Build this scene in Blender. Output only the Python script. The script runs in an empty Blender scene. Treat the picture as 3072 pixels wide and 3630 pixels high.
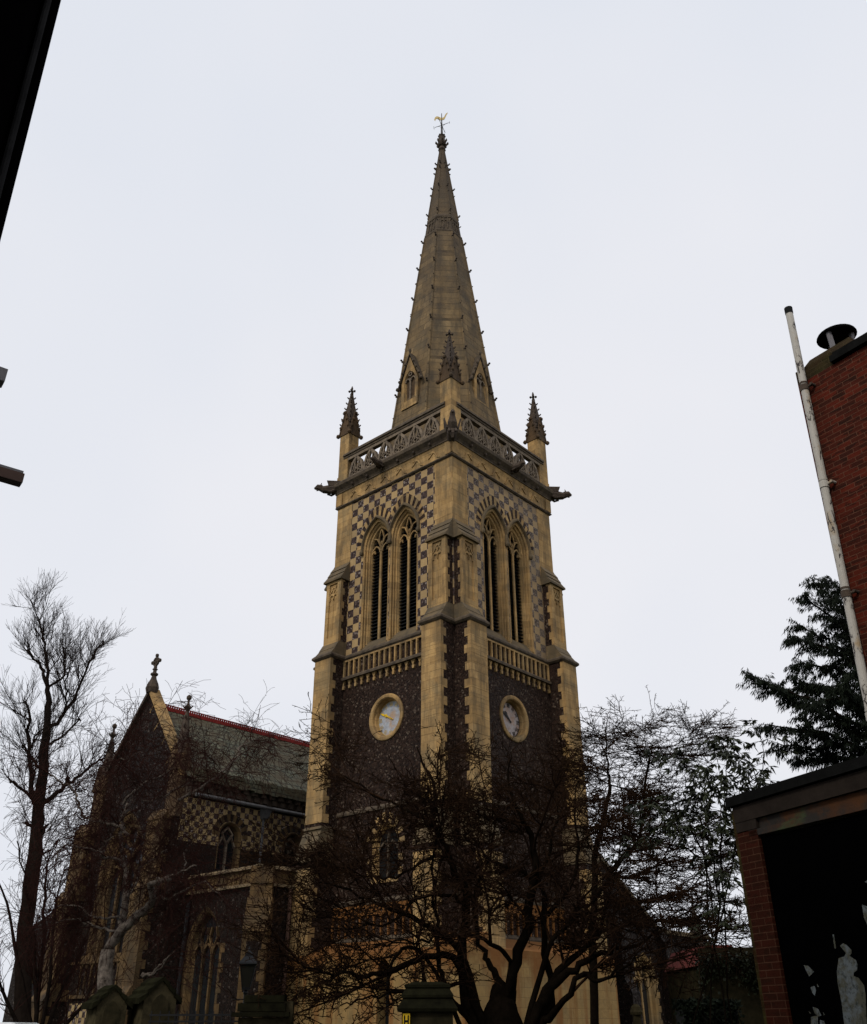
import bpy, bmesh, math, random
from mathutils import Vector, Matrix
R = math.radians
S = bpy.context.scene
COL = S.collection

# ------------------------------------------------------------------ camera, sky, sun, exposure
def look_basis(pitch, yaw, roll):
    cp, sp, cy, sy = math.cos(pitch), math.sin(pitch), math.cos(yaw), math.sin(yaw)
    fw = Vector((sy*cp, cy*cp, sp)); r = Vector((cy, -sy, 0)); u = r.cross(fw)
    cr, sr = math.cos(roll), math.sin(roll)
    return fw, cr*r + sr*u, -sr*r + cr*u
fw, rt, up = look_basis(R(29.41), R(-0.62), R(-0.15))
cam_d = bpy.data.cameras.new('camera'); cam = bpy.data.objects.new('camera', cam_d); COL.objects.link(cam)
m = Matrix(((rt.x, up.x, -fw.x, -0.467), (rt.y, up.y, -fw.y, -35.123), (rt.z, up.z, -fw.z, 1.65), (0, 0, 0, 1)))
cam.matrix_world = m
cam_d.sensor_fit = 'VERTICAL'; cam_d.sensor_height = 36.0
cam_d.lens = 36.0*3228.74/3630.0
cam_d.clip_start = 0.1; cam_d.clip_end = 3000
S.camera = cam

SUN_EL, SUN_AZ = 42.0, -32.0            # degrees; azimuth measured from behind the camera towards its left
W = bpy.data.worlds.new('World'); S.world = W; W.use_nodes = True
nt = W.node_tree; nt.nodes.clear()
wo = nt.nodes.new('ShaderNodeOutputWorld'); bg = nt.nodes.new('ShaderNodeBackground')
sky = nt.nodes.new('ShaderNodeTexSky'); sky.sky_type = 'NISHITA'; sky.sun_disc = False
sky.sun_elevation = R(SUN_EL); sky.sun_rotation = R(180.0+SUN_AZ); sky.air_density = 1.0; sky.dust_density = 5.0
mx = nt.nodes.new('ShaderNodeMix'); mx.data_type = 'RGBA'; mx.inputs[0].default_value = 0.94
tc = nt.nodes.new('ShaderNodeTexCoord'); nz = nt.nodes.new('ShaderNodeTexNoise'); nz.inputs['Scale'].default_value = 1.6; nz.inputs['Detail'].default_value = 3
rp = nt.nodes.new('ShaderNodeValToRGB')
rp.color_ramp.elements[0].position = .36; rp.color_ramp.elements[0].color = (7.85, 8.2, 8.95, 1)
rp.color_ramp.elements[1].position = .66; rp.color_ramp.elements[1].color = (8.75, 8.8, 9.25, 1)
nt.links.new(tc.outputs['Generated'], nz.inputs['Vector']); nt.links.new(nz.outputs['Fac'], rp.inputs[0])
nt.links.new(sky.outputs[0], mx.inputs[6]); nt.links.new(rp.outputs[0], mx.inputs[7])
nt.links.new(mx.outputs[2], bg.inputs[0]); bg.inputs[1].default_value = 0.1
nt.links.new(bg.outputs[0], wo.inputs[0])
sl = bpy.data.lights.new('sun', 'SUN'); sl.energy = 1.5; sl.angle = R(14); sl.color = (1.0, .93, .82)
sun = bpy.data.objects.new('sun', sl); COL.objects.link(sun)
sun.rotation_euler = (R(90-SUN_EL), 0, R(SUN_AZ))   # light travels towards +Y and down
S.view_settings.view_transform = 'Standard'; S.view_settings.look = 'None'
S.view_settings.exposure = 0.0; S.view_settings.gamma = 1.0

# ------------------------------------------------------------------ materials
class NB:
    def __init__(s, name):
        s.mat = bpy.data.materials.new(name); s.mat.use_nodes = True
        s.t = s.mat.node_tree; s.t.nodes.clear()
        s.out = s.t.nodes.new('ShaderNodeOutputMaterial'); s.b = s.t.nodes.new('ShaderNodeBsdfPrincipled')
        s.t.links.new(s.b.outputs[0], s.out.inputs[0]); s.tc = s.t.nodes.new('ShaderNodeTexCoord'); s.co = s.tc.outputs['Object']
        s.b.inputs['Specular IOR Level'].default_value = .25
    def link(s, a, b): s.t.links.new(a, b)
    def val(s, sock, v):
        if hasattr(v, 'is_output'): s.link(v, sock)
        else: sock.default_value = v
    def math(s, op, a, b=0.0):
        n = s.t.nodes.new('ShaderNodeMath'); n.operation = op; s.val(n.inputs[0], a); s.val(n.inputs[1], b); return n.outputs[0]
    def sep(s, v):
        n = s.t.nodes.new('ShaderNodeSeparateXYZ'); s.link(v, n.inputs[0]); return n.outputs
    def comb(s, x, y, z):
        n = s.t.nodes.new('ShaderNodeCombineXYZ'); s.val(n.inputs[0], x); s.val(n.inputs[1], y); s.val(n.inputs[2], z); return n.outputs[0]
    def uz(s):                       # walls of an axis-aligned building: (along, height)
        o = s.sep(s.co); return s.comb(s.math('ADD', o[0], o[1]), o[2], 0.0)
    def noise(s, scale, detail=4, rough=.6, vec=None, stretch=None):
        v = vec or s.co
        if stretch:
            n = s.t.nodes.new('ShaderNodeMapping'); s.link(v, n.inputs[0]); n.inputs['Scale'].default_value = stretch; v = n.outputs[0]
        n = s.t.nodes.new('ShaderNodeTexNoise'); s.link(v, n.inputs['Vector'])
        n.inputs['Scale'].default_value = scale; n.inputs['Detail'].default_value = detail; n.inputs['Roughness'].default_value = rough
        return n.outputs['Fac']
    def ramp(s, f, *stops, const=False):
        n = s.t.nodes.new('ShaderNodeValToRGB'); s.link(f, n.inputs[0]); e = n.color_ramp.elements
        if const: n.color_ramp.interpolation = 'CONSTANT'
        while len(e) < len(stops): e.new(.5)
        for k, (p, c) in enumerate(stops):
            e[k].position = p; e[k].color = (c, c, c, 1) if not isinstance(c, tuple) else (*c, 1)
        return n.outputs[0]
    def mix(s, f, a, b, mode='MIX'):
        n = s.t.nodes.new('ShaderNodeMix'); n.data_type = 'RGBA'; n.blend_type = mode; s.val(n.inputs[0], f)
        for k, c in ((6, a), (7, b)):
            if hasattr(c, 'is_output'): s.link(c, n.inputs[k])
            else: n.inputs[k].default_value = (*c, 1)
        return n.outputs[2]
    def voronoi(s, scale, feature='F1', vec=None):
        n = s.t.nodes.new('ShaderNodeTexVoronoi'); n.feature = feature; s.link(vec or s.co, n.inputs['Vector']); n.inputs['Scale'].default_value = scale
        return n.outputs
    def brick(s, w, h, mortar, c1, c2, cm, vec=None, bias=0.0, off=.5):
        n = s.t.nodes.new('ShaderNodeTexBrick'); s.link(vec or s.uz(), n.inputs['Vector']); n.offset = off
        n.inputs['Scale'].default_value = 1; n.inputs['Mortar Size'].default_value = mortar; n.inputs['Brick Width'].default_value = w; n.inputs['Row Height'].default_value = h
        n.inputs['Mortar Smooth'].default_value = .2; n.inputs['Bias'].default_value = bias
        for k, c in (('Color1', c1), ('Color2', c2), ('Mortar', cm)): n.inputs[k].default_value = (*c, 1)
        return n.outputs
    def bump(s, h, strength=.5, dist=.03):
        n = s.t.nodes.new('ShaderNodeBump'); s.link(h, n.inputs['Height']); n.inputs['Strength'].default_value = strength; n.inputs['Distance'].default_value = dist
        s.link(n.outputs[0], s.b.inputs['Normal'])
    def done(s, col, rough=.85):
        if hasattr(col, 'is_output'): s.link(col, s.b.inputs['Base Color'])
        else: s.b.inputs['Base Color'].default_value = (*col, 1)
        s.val(s.b.inputs['Roughness'], rough); return s.mat

def ashlar(name, c1, c2, mortar, grime, gpos=(.5, .72), w=.62, h=.31, mort=.008, rust=None, gcol=(.07, .055, .04), soot=None):
    b = NB(name); br = b.brick(w, h, mort, c1, c2, mortar)
    n1 = b.noise(1.1, 6, .65); n2 = b.noise(7, 5, .6)
    c = b.mix(b.ramp(n2, (.3, .0), (.75, .35)), br['Color'], (c1[0]*.6, c1[1]*.55, c1[2]*.5))
    st = b.noise(1.0, 5, .7, stretch=(1.6, 1.6, .28))
    c = b.mix(b.math('MULTIPLY', b.ramp(st, (gpos[0], 0.0), (gpos[1], 1.0)), grime), c, gcol)
    c = b.mix(b.math('MULTIPLY', b.ramp(n1, (.35, 1.0), (.6, 0.0)), .35), c, (c1[0]*1.12, c1[1]*1.02, c1[2]*.8))
    n3 = b.noise(.55, 5, .7); c = b.mix(b.math('MULTIPLY', b.ramp(n3, (.5, 0.0), (.62, 1.0)), .5), c, (c1[0]*.5, c1[1]*.55, c1[2]*.62))
    if rust:
        rr = b.noise(.9, 4, .6, stretch=(2.2, 2.2, .16))
        top = b.math('ADD', b.math('MULTIPLY', b.sep(b.co)[2], .45), b.math('MULTIPLY', n1, 1.2))
        c = b.mix(b.math('MULTIPLY', b.ramp(b.math('MULTIPLY', top, .4), (.80, 0.0), (.93, 1.0)), .9), c, (.15, .058, .013))
        c = b.mix(b.math('MULTIPLY', b.ramp(rr, (.47, 0.0), (.62, 1.0)), rust), c, (.19, .078, .02))
    if soot:                             # soot that has gathered on the high part of a spire, broken up by noise
        zz = b.math('DIVIDE', b.math('SUBTRACT', b.math('ADD', b.sep(b.co)[2], b.math('MULTIPLY', n1, 9.0)), soot[0]), soot[1])
        c = b.mix(b.math('MULTIPLY', b.ramp(zz, (0.0, 0.0), (1.0, 1.0)), .7), c, (.058, .043, .031))
    b.bump(b.math('ADD', b.math('MULTIPLY', br['Fac'], -.6), n2), .45, .04)
    return b.done(c, .9)
def flint_nodes(b, lo=(.019, .0105, .0075), hi=(.044, .025, .0175), fleck=(.15, .115, .085), fl=.93):
    v = b.voronoi(13.5); r = b.sep(v['Color'])
    c = b.ramp(r[0], (0.0, (lo[0]*.45, lo[1]*.45, lo[2]*.5)), (.35, lo), (.7, hi), (fl-.02, hi), (fl, (fleck[0]*.55, fleck[1]*.5, fleck[2]*.5)), (1.0, fleck))
    e = b.voronoi(13.5, 'DISTANCE_TO_EDGE')['Distance']
    c = b.mix(b.ramp(e, (.0, .8), (.09, 0.0)), c, (.05, .032, .023))
    big = b.noise(.7, 4, .6)
    c = b.mix(b.math('MULTIPLY', b.ramp(big, (.35, 1.0), (.65, 0.0)), .4), c, (lo[0], lo[1], lo[2]))
    return c, e, r[1]
def flint(name, **k):
    b = NB(name); c, e, r = flint_nodes(b, **k); b.bump(b.math('ADD', b.ramp(e, (0.0, 0.0), (.15, 1.0)), b.math('MULTIPLY', r, .5)), .7, .04)
    b.b.inputs['Specular IOR Level'].default_value = .10
    return b.done(c, b.math('ADD', .45, b.math('MULTIPLY', r, .4)))
def chequer(name, size, stone, stone2, worn=0.0, z0=0.0):
    b = NB(name); o = b.sep(b.co); wob = b.noise(6, 3)
    u = b.math('ADD', b.math('ADD', o[0], o[1]), b.math('MULTIPLY', wob, .03)); z = b.math('ADD', b.math('SUBTRACT', o[2], z0), b.math('MULTIPLY', wob, .03))
    ck = b.t.nodes.new('ShaderNodeTexChecker'); ck.inputs['Scale'].default_value = 1.0
    iu = b.math('DIVIDE', u, size); iz = b.math('DIVIDE', z, size)
    b.link(b.comb(iu, .5, iz), ck.inputs['Vector'])
    wn = b.t.nodes.new('ShaderNodeTexWhiteNoise'); wn.noise_dimensions = '2D'; b.link(b.comb(b.math('FLOOR', iu), b.math('FLOOR', iz), 0.0), wn.inputs['Vector'])
    n2 = b.noise(5, 5, .65)
    st = b.mix(wn.outputs['Value'], stone, stone2); st = b.mix(b.ramp(n2, (.35, 0.0), (.75, .5)), st, (stone[0]*.5, stone[1]*.47, stone[2]*.45))
    fc, e, r = flint_nodes(b, lo=(.028, .0165, .016), hi=(.075, .045, .040), fleck=(.30, .25, .22), fl=.85)
    f = ck.outputs['Fac']
    if worn:
        fc = b.mix(b.ramp(b.noise(14, 4, .7), (.50, 0.0), (.60, 1.0)), fc, (.215, .18, .155))
        w = b.ramp(b.noise(.55, 3, .6, vec=b.comb(u, z, 3.0)), (.36, 1.0), (.62, 0.0))
        st = b.mix(b.math('MULTIPLY', w, .6), st, (.185, .135, .085))
        edge = b.ramp(b.noise(9, 4, .7), (.42, 0.0), (.5, 1.0))
        f = b.math('MULTIPLY', f, 1.0); fc = b.mix(b.math('MULTIPLY', b.math('MULTIPLY', w, edge), worn), fc, (.20, .155, .11))
    c = b.mix(f, st, fc)
    b.bump(b.math('ADD', n2, b.math('MULTIPLY', f, b.ramp(e, (0.0, 0.0), (.15, .8)))), .4, .03)
    return b.done(c, .85)
def plain(name, c, var=.35, scale=6, rough=.8, bump=.3, spec=None, c2=None, metal=0.0):
    b = NB(name); n = b.noise(scale, 5, .65); c2 = c2 or (c[0]*(1-var), c[1]*(1-var), c[2]*(1-var))
    col = b.mix(b.ramp(n, (.32, 0.0), (.68, 1.0)), c, c2)
    if bump: b.bump(n, bump, .02)
    if spec is not None: b.b.inputs['Specular IOR Level'].default_value = spec
    b.b.inputs['Metallic'].default_value = metal
    return b.done(col, rough)
M = {}
M['stone'] = ashlar('buff_limestone', (.50, .325, .14), (.235, .15, .066), (.17, .115, .06), .95, (.41, .64), gcol=(.075, .055, .034))
M['stone_base'] = ashlar('tower_base_limestone', (.31, .205, .082), (.235, .155, .066), (.15, .10, .05), .55, rust=.85, gcol=(.09, .055, .018))
M['stone_dark'] = plain('soot_and_shade_dark_limestone', (.085, .062, .045), .5, 5, .92, .6, c2=(.035, .026, .021))  # soot-dark stone; in the band under the eaves it stands for shadow
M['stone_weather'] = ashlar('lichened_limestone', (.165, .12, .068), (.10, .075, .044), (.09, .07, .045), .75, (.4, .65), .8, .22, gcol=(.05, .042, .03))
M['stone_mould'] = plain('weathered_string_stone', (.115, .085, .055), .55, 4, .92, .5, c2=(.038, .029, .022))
M['stone_tracery'] = plain('grey_tracery_stone', (.235, .18, .125), .5, 4, .9, .4, c2=(.085, .066, .05))
M['stone_spire'] = ashlar('spire_limestone', (.235, .165, .085), (.105, .075, .042), (.035, .026, .017), .9, (.38, .64), .95, .46, gcol=(.05, .039, .027), soot=(40, 12), mort=.022)
M['stone_rust'] = ashlar('orange_stained_limestone', (.125, .078, .040), (.075, .047, .026), (.04, .027, .016), .9, (.36, .6), gcol=(.03, .021, .015))
M['stone_nave_shade'] = ashlar('shade_darkened_nave_limestone', (.165, .102, .042), (.098, .062, .028), (.045, .03, .016), .9, (.34, .6), gcol=(.017, .0115, .0075))  # nave stone with the shade of trees and buildings put into its colour
M['flint'] = flint('knapped_flint')
M['flint_nave_shade'] = flint('shade_darkened_nave_flint', lo=(.0075, .0046, .0035), hi=(.018, .0108, .008), fleck=(.12, .10, .085), fl=.95)  # flint darkened further, carrying the shade on the lower church
M['chequer'] = chequer('chequer_flint_and_stone', .385, (.44, .30, .14), (.29, .20, .10), 0.0, .1)
M['chequer_worn'] = chequer('worn_chequer_flint_and_stone', .385, (.44, .305, .15), (.29, .20, .11), .7, .1)
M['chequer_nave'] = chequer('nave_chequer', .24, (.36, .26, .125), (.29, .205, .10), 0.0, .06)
M['black'] = plain('black_louvre', (.008, .008, .008), .3, 8, .9, 0)
M['void'] = plain('dark_interior', (.004, .004, .004), .2, 4, 1.0, 0)
M['glass'] = plain('leaded_dark_glass', (.012, .014, .016), .4, 9, .25, .1, .5)
M['lead'] = plain('grey_lead', (.11, .11, .115), .4, 5, .6, .2)
M['iron'] = plain('black_iron', (.008, .008, .009), .3, 10, .5, .1)
M['gold'] = plain('gilded_metal', (.6, .44, .17), .35, 12, .35, 0, .5, metal=.4)
M['yellow'] = plain('yellow_gilt_hand', (.8, .52, .02), .1, 12, .5, 0)
M['terracotta'] = plain('red_terracotta', (.26, .022, .017), .4, 5, .85, .1)
b = NB('dial_paint'); n1 = b.noise(2.2, 5, .65); n2 = b.noise(6, 5, .7)
c = b.mix(b.ramp(n2, (.35, 0.0), (.7, 1.0)), (.42, .45, .50), (.24, .25, .28)); c = b.mix(b.ramp(n1, (.5, 0.0), (.68, .8)), c, (.40, .24, .12)); M['dial'] = b.done(c, .7)
b = NB('worn_dial_paint'); n1 = b.noise(2.6, 5, .65); n2 = b.noise(5, 5, .7)
c = b.mix(b.ramp(n2, (.35, 0.0), (.7, 1.0)), (.40, .36, .35), (.20, .17, .165)); c = b.mix(b.ramp(n1, (.46, 0.0), (.66, .9)), c, (.34, .19, .11)); M['dial_worn'] = b.done(c, .75)
b = NB('mossy_roof_slate'); o = b.sep(b.co); br = b.brick(.36, .26, .034, (.115, .115, .078), (.062, .065, .046), (.013, .013, .010), vec=b.comb(o[0], b.math('MULTIPLY', o[2], 1.0), 0.0))
n1 = b.noise(1.0, 5, .7); n2 = b.noise(10, 4)
c = b.mix(b.ramp(n1, (.40, 0.0), (.6, .9)), br['Color'], (.06, .042, .022)); c = b.mix(b.ramp(n2, (.45, 0.0), (.75, .5)), c, (.105, .115, .07))
b.bump(b.math('SUBTRACT', n2, b.math('MULTIPLY', br['Fac'], .8)), .5, .03); M['slate'] = b.done(c, .8)
def brickmat(name, c1, c2, cm, dark, u='uz', moss=0.0):
    b = NB(name); br = b.brick(.225, .075, .0055, c1, c2, cm, off=.5); n1 = b.noise(3, 5, .65); n2 = b.noise(20, 4, .6)
    wn = b.ramp(b.noise(4.3, 2, .5, stretch=(1, 1, 3.0)), (.52, 0.0), (.58, 1.0))
    c = b.mix(b.math('MULTIPLY', wn, b.math('MULTIPLY', b.math('SUBTRACT', 1.0, br['Fac']), .65)), br['Color'], dark)
    c = b.mix(b.ramp(n1, (.4, 0.0), (.75, .55)), c, (c1[0]*.45, c1[1]*.5, c1[2]*.5))
    if moss: c = b.mix(b.math('MULTIPLY', b.ramp(n1, (.35, 1.0), (.6, 0.0)), moss), c, (.05, .045, .012))
    b.b.inputs['Specular IOR Level'].default_value = .05; b.bump(b.math('SUBTRACT', n2, br['Fac']), .5, .015); return b.done(c, .9)
M['brick_hi'] = brickmat('dark_red_brick', (.10, .0165, .0085), (.038, .0115, .0075), (.115, .052, .032), (.012, .008, .006))
M['brick_dark'] = brickmat('sooty_brick', (.038, .021, .012), (.024, .015, .009), (.05, .035, .02), (.012, .009, .006), moss=.4)
M['brick_lo'] = brickmat('red_pier_brick', (.045, .0105, .0052), (.030, .0088, .0046), (.075, .034, .019), (.022, .008, .004))
M['brick_moss'] = brickmat('moss_stained_brick', (.036, .015, .0055), (.028, .015, .0055), (.045, .032, .014), (.015, .010, .005), moss=.8)
b = NB('lichened_concrete'); n1 = b.noise(3, 6, .7); n2 = b.noise(1.4, 5, .65)
c = b.mix(n1, (.032, .025, .02), (.014, .0115, .009)); c = b.mix(b.ramp(n2, (.46, 0.0), (.6, .9)), c, (.075, .026, .006)); c = b.mix(b.ramp(b.noise(2, 5, .6, stretch=(1, 1, 2)), (.55, 0.0), (.65, .8)), c, (.04, .055, .022))
b.bump(n1, .5, .02); M['concrete'] = b.done(c, .9)
M['concrete_plain'] = plain('grey_concrete', (.030, .0225, .018), .45, 3, 1, .6, .05)
M['felt'] = plain('roofing_felt', (.011, .011, .0105), .4, 6, 1.0, .4, 0)
b = NB('peeling_white_paint'); v = b.noise(9, 6, .75, stretch=(1, 1, .45)); n = b.noise(3, 4)
c = b.mix(n, (.50, .475, .43), (.36, .33, .28)); c = b.mix(b.ramp(b.noise(4, 4, .6, stretch=(1, 1, .5)), (.56, 0.0), (.68, .8)), c, (.33, .22, .10))
vc = b.voronoi(3.2, 'DISTANCE_TO_EDGE', vec=b.comb(b.math('MULTIPLY', b.sep(b.co)[0], 3.0), b.math('MULTIPLY', b.sep(b.co)[1], 3.0), b.math('ADD', b.sep(b.co)[2], b.math('MULTIPLY', v, .5))))['Distance']
ck = b.math('MULTIPLY', b.ramp(vc, (.0, 1.0), (.05, 1.0), (.07, 0.0)), b.ramp(n, (.52, 0.0), (.57, 1.0)))
c = b.mix(b.math('MAXIMUM', ck, b.ramp(v, (.60, 0.0), (.615, 1.0))), c, (.03, .022, .02)); b.bump(v, .5, .01); M['peel'] = b.done(c, .6)
b = NB('torn_pale_paper'); n1 = b.noise(6, 6, .7); n2 = b.noise(22, 4, .7); c = b.mix(b.ramp(n1, (.44, 0.0), (.56, 1.0)), (.12, .135, .14), (.075, .072, .05)); c = b.mix(b.ramp(n2, (.50, 0.0), (.66, .85)), c, (.02, .024, .02)); M['paper'] = b.done(c, .95)
M['roof_tile'] = plain('dull_red_tiles', (.13, .022, .016), .5, 4, .9, .4)
M['board'] = plain('black_board', (.0012, .0012, .0013), .3, 3, 1, .1, 0)
M['dark_wall'] = plain('shade_blackened_boarding', (.0016, .0014, .0016), .3, 3, 1, .2, 0)  # unlit side of the left building, its shade put in as black
M['dark_trim'] = plain('dark_grey_gutter', (.022, .022, .023), .4, 3, .9, .1, 0)
M['brown'] = plain('brown_painted_steel', (.10, .052, .036), .3, 6, .6, .1)
M['grey_steel'] = plain('grey_painted_steel', (.2, .19, .2), .3, 6, .5, .1)
M['bark'] = plain('dark_bark', (.018, .013, .0105), .5, 8, 1, .6, 0)
M['twig'] = plain('bare_twigs', (.030, .0215, .0185), .4, 5, 1, 0, 0)
M['bark_pale'] = plain('pale_birch_bark', (.21, .175, .145), .7, 9, .95, .9, 0, c2=(.024, .018, .015))
M['twig_birch'] = plain('purple_birch_twigs', (.036, .0165, .0135), .35, 5, 1, 0, 0)
M['bark_wet'] = plain('wet_black_bark', (.0105, .0075, .0052), .5, 9, 1, .6, 0)
M['twig_dark'] = plain('dark_brown_twigs', (.034, .0185, .0105), .5, 2, 1, 0, 0, c2=(.010, .0065, .005))
M['needle'] = plain('dark_conifer_needles', (.012, .017, .009), .5, 1.5, .9, 0, .1, c2=(.0045, .0065, .005))
M['leaf'] = plain('dark_evergreen_leaves', (.034, .042, .017), .6, 1.2, .6, 0, .25, c2=(.008, .011, .006))
M['ivy'] = plain('ivy_leaves', (.022, .028, .010), .6, 2, .6, 0, c2=(.010, .013, .006))
M['rubble'] = plain('mossy_rubble_wall', (.045, .036, .02), .6, 3, .95, .7, 0, c2=(.014, .0135, .008))
M['pierstone'] = plain('lichened_pier_stone', (.075, .062, .034), .6, 4, .95, .9, 0, c2=(.022, .0185, .011))
M['mossroof'] = plain('mossy_stone_cap', (.018, .0175, .009), .6, 4, 1, .8, 0, c2=(.007, .0065, .0045))
M['asphalt'] = plain('asphalt', (.05, .05, .05), .3, 20, .9, .4)
M['paving'] = plain('paving', (.16, .15, .13), .3, 6, .9, .3)
M['grass'] = plain('turf', (.045, .06, .02), .4, 8, .95, .5)
M['white_paint'] = plain('white_car_paint', (.72, .74, .76), .06, 2, .25, 0, .5)
M['rubber'] = plain('black_rubber', (.015, .015, .015), .3, 9, .85, 0)
M['lampglass'] = plain('dusty_lamp_glass', (.028, .026, .02), .3, 6, .3, 0, .3)

# ------------------------------------------------------------------ mesh building
class B:
    def __init__(s): s.v = []; s.f = []; s.mi = []; s.m = 0
    def face(s, *pts):
        i = len(s.v); s.v += [tuple(p) for p in pts]; s.f.append(tuple(range(i, i+len(pts)))); s.mi.append(s.m)
    def hexa(s, a):                      # eight corners: bottom ring of four, top ring of four
        i = len(s.v); s.v += [tuple(p) for p in a]
        for q in ((3, 2, 1, 0), (4, 5, 6, 7), (0, 1, 5, 4), (1, 2, 6, 5), (2, 3, 7, 6), (3, 0, 4, 7)):
            s.f.append(tuple(i+k for k in q)); s.mi.append(s.m)
    def box(s, x0, x1, y0, y1, z0, z1):
        s.hexa([(x0, y0, z0), (x1, y0, z0), (x1, y1, z0), (x0, y1, z0), (x0, y0, z1), (x1, y0, z1), (x1, y1, z1), (x0, y1, z1)])
    def loft(s, rings, caps=True, closed=True):
        i = len(s.v); n = len(rings[0])
        for r in rings: s.v += [tuple(p) for p in r]
        for a in range(len(rings)-1):
            for k in range(n if closed else n-1):
                k2 = (k+1) % n; s.f.append((i+a*n+k, i+a*n+k2, i+(a+1)*n+k2, i+(a+1)*n+k)); s.mi.append(s.m)
        if caps and closed:
            s.f.append(tuple(i+k for k in reversed(range(n)))); s.mi.append(s.m)
            j = i+(len(rings)-1)*n; s.f.append(tuple(j+k for k in range(n))); s.mi.append(s.m)
    def tube(s, path, rad, n=6, caps=True):
        P = [Vector(p) for p in path]; rings = []
        ref = None
        for k, p in enumerate(P):
            d = (P[min(k+1, len(P)-1)]-P[max(k-1, 0)])
            if d.length < 1e-9: d = Vector((0, 0, 1))
            d.normalize()
            if ref is None: ref = Vector((1, 0, 0)) if abs(d.x) < .8 else Vector((0, 1, 0))
            a = (ref-d*ref.dot(d)); a.normalize(); ref = a; c = d.cross(a)
            r = rad[k] if isinstance(rad, (list, tuple)) else rad
            rings.append([p+(a*math.cos(2*math.pi*j/n)+c*math.sin(2*math.pi*j/n))*r for j in range(n)])
        s.loft(rings, caps)
    def lathe(s, prof, cx=0, cy=0, n=12, ph=0.0):   # prof: (radius, z)
        s.loft([[(cx+r*math.cos(2*math.pi*j/n+ph), cy+r*math.sin(2*math.pi*j/n+ph), z) for j in range(n)] for r, z in prof])
    def prism(s, poly, fmap, o0, o1):    # a 2-D outline given thickness
        s.loft([[fmap(u, o0, z) for u, z in poly], [fmap(u, o1, z) for u, z in poly]])
    def blob(s, c, r, n=6):
        c = Vector(c); rings = []
        for i in range(1, 5):
            t = math.pi*i/5; rings.append([c+Vector((r[0]*math.sin(t)*math.cos(2*math.pi*j/n), r[1]*math.sin(t)*math.sin(2*math.pi*j/n), -r[2]*math.cos(t))) for j in range(n)])
        s.loft(rings)
    def panel(s, outer, holes, fmap, o=0.0):        # a wall face with openings cut through it
        bm = bmesh.new(); edges = []
        for lp in [outer]+holes:
            vs = [bm.verts.new((p[0], p[1], 0)) for p in lp]
            edges += [bm.edges.new((vs[k], vs[(k+1) % len(vs)])) for k in range(len(vs))]
        bmesh.ops.triangle_fill(bm, use_beauty=True, use_dissolve=False, edges=edges)
        for f in bm.faces: s.face(*[fmap(v.co.x, o, v.co.y) for v in f.verts])
        bm.free()
    def build(s, name, mats, parent=None, smooth=False, normals=True):
        me = bpy.data.meshes.new(name); me.from_pydata(s.v, [], s.f)
        for mt in (mats if isinstance(mats, (list, tuple)) else [mats]): me.materials.append(M[mt] if isinstance(mt, str) else mt)
        me.polygons.foreach_set('material_index', s.mi)
        if normals:
            bm = bmesh.new(); bm.from_mesh(me); bmesh.ops.remove_doubles(bm, verts=bm.verts, dist=1e-5); bmesh.ops.recalc_face_normals(bm, faces=bm.faces); bm.to_mesh(me); bm.free()
        if smooth: me.polygons.foreach_set('use_smooth', [True]*len(me.polygons))
        me.update(); o = bpy.data.objects.new(name, me); COL.objects.link(o)
        if parent: o.parent = parent
        return o
def tag(o, label, cat=None, group=None, kind=None):
    if label: o['label'] = label
    if cat: o['category'] = cat
    if group: o['group'] = group
    if kind: o['kind'] = kind
    return o
def empty(name, loc=(0, 0, 0), rz=0.0, label=None, cat=None, group=None):
    o = bpy.data.objects.new(name, None); COL.objects.link(o); o.location = loc; o.rotation_euler = (0, 0, rz); o.empty_display_size = .3
    return tag(o, label, cat, group)
def copy_tree(o, parent=None):
    c = o.copy(); COL.objects.link(c)
    if parent: c.parent = parent
    for ch in list(o.children): copy_tree(ch, c)
    return c
def arch(cu, hw, z0, zs, k=1.76, n=10):   # opening outline, bottom left over the point to bottom right
    r = k*hw; pts = [(cu-hw, z0), (cu-hw, zs)]; phi = math.acos((r-hw)/r) if k > 1 else math.pi/2
    for i in range(1, n+1):
        t = phi*i/n; pts.append((cu-hw+r-r*math.cos(t), zs+r*math.sin(t)))
    return pts+[(2*cu-p[0], p[1]) for p in reversed(pts[:-1])]
def circ(cu, cz, r, n=32): return [(cu+r*math.cos(2*math.pi*i/n), cz+r*math.sin(2*math.pi*i/n)) for i in range(n)]
def ribbon(b, path, hw, fmap, o0, o1):    # a flat bar that follows a 2-D path on a wall
    P = [Vector(p) for p in path]; rings = []
    for k, p in enumerate(P):
        d = P[min(k+1, len(P)-1)]-P[max(k-1, 0)]; d.normalize(); nrm = Vector((-d.y, d.x))
        w = hw[k] if isinstance(hw, (list, tuple)) else hw
        a = p+nrm*w; c = p-nrm*w
        rings.append([fmap(a.x, o0, a.y), fmap(c.x, o0, c.y), fmap(c.x, o1, c.y), fmap(a.x, o1, a.y)])
    b.loft(rings)
def loft_path(b, loops, fmap):            # loops: list of (2-D points, depth) of equal length, open strips
    b.loft([[fmap(u, o, z) for u, z in pts] for pts, o in loops], caps=False, closed=False)
def fbox(b, F, u0, u1, o0, o1, z0, z1, o0t=None, o1t=None):
    a0 = o0 if o0t is None else o0t; a1 = o1 if o1t is None else o1t
    b.hexa([F(u0, o0, z0), F(u1, o0, z0), F(u1, o1, z0), F(u0, o1, z0), F(u0, a0, z1), F(u1, a0, z1), F(u1, a1, z1), F(u0, a1, z1)])

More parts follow.
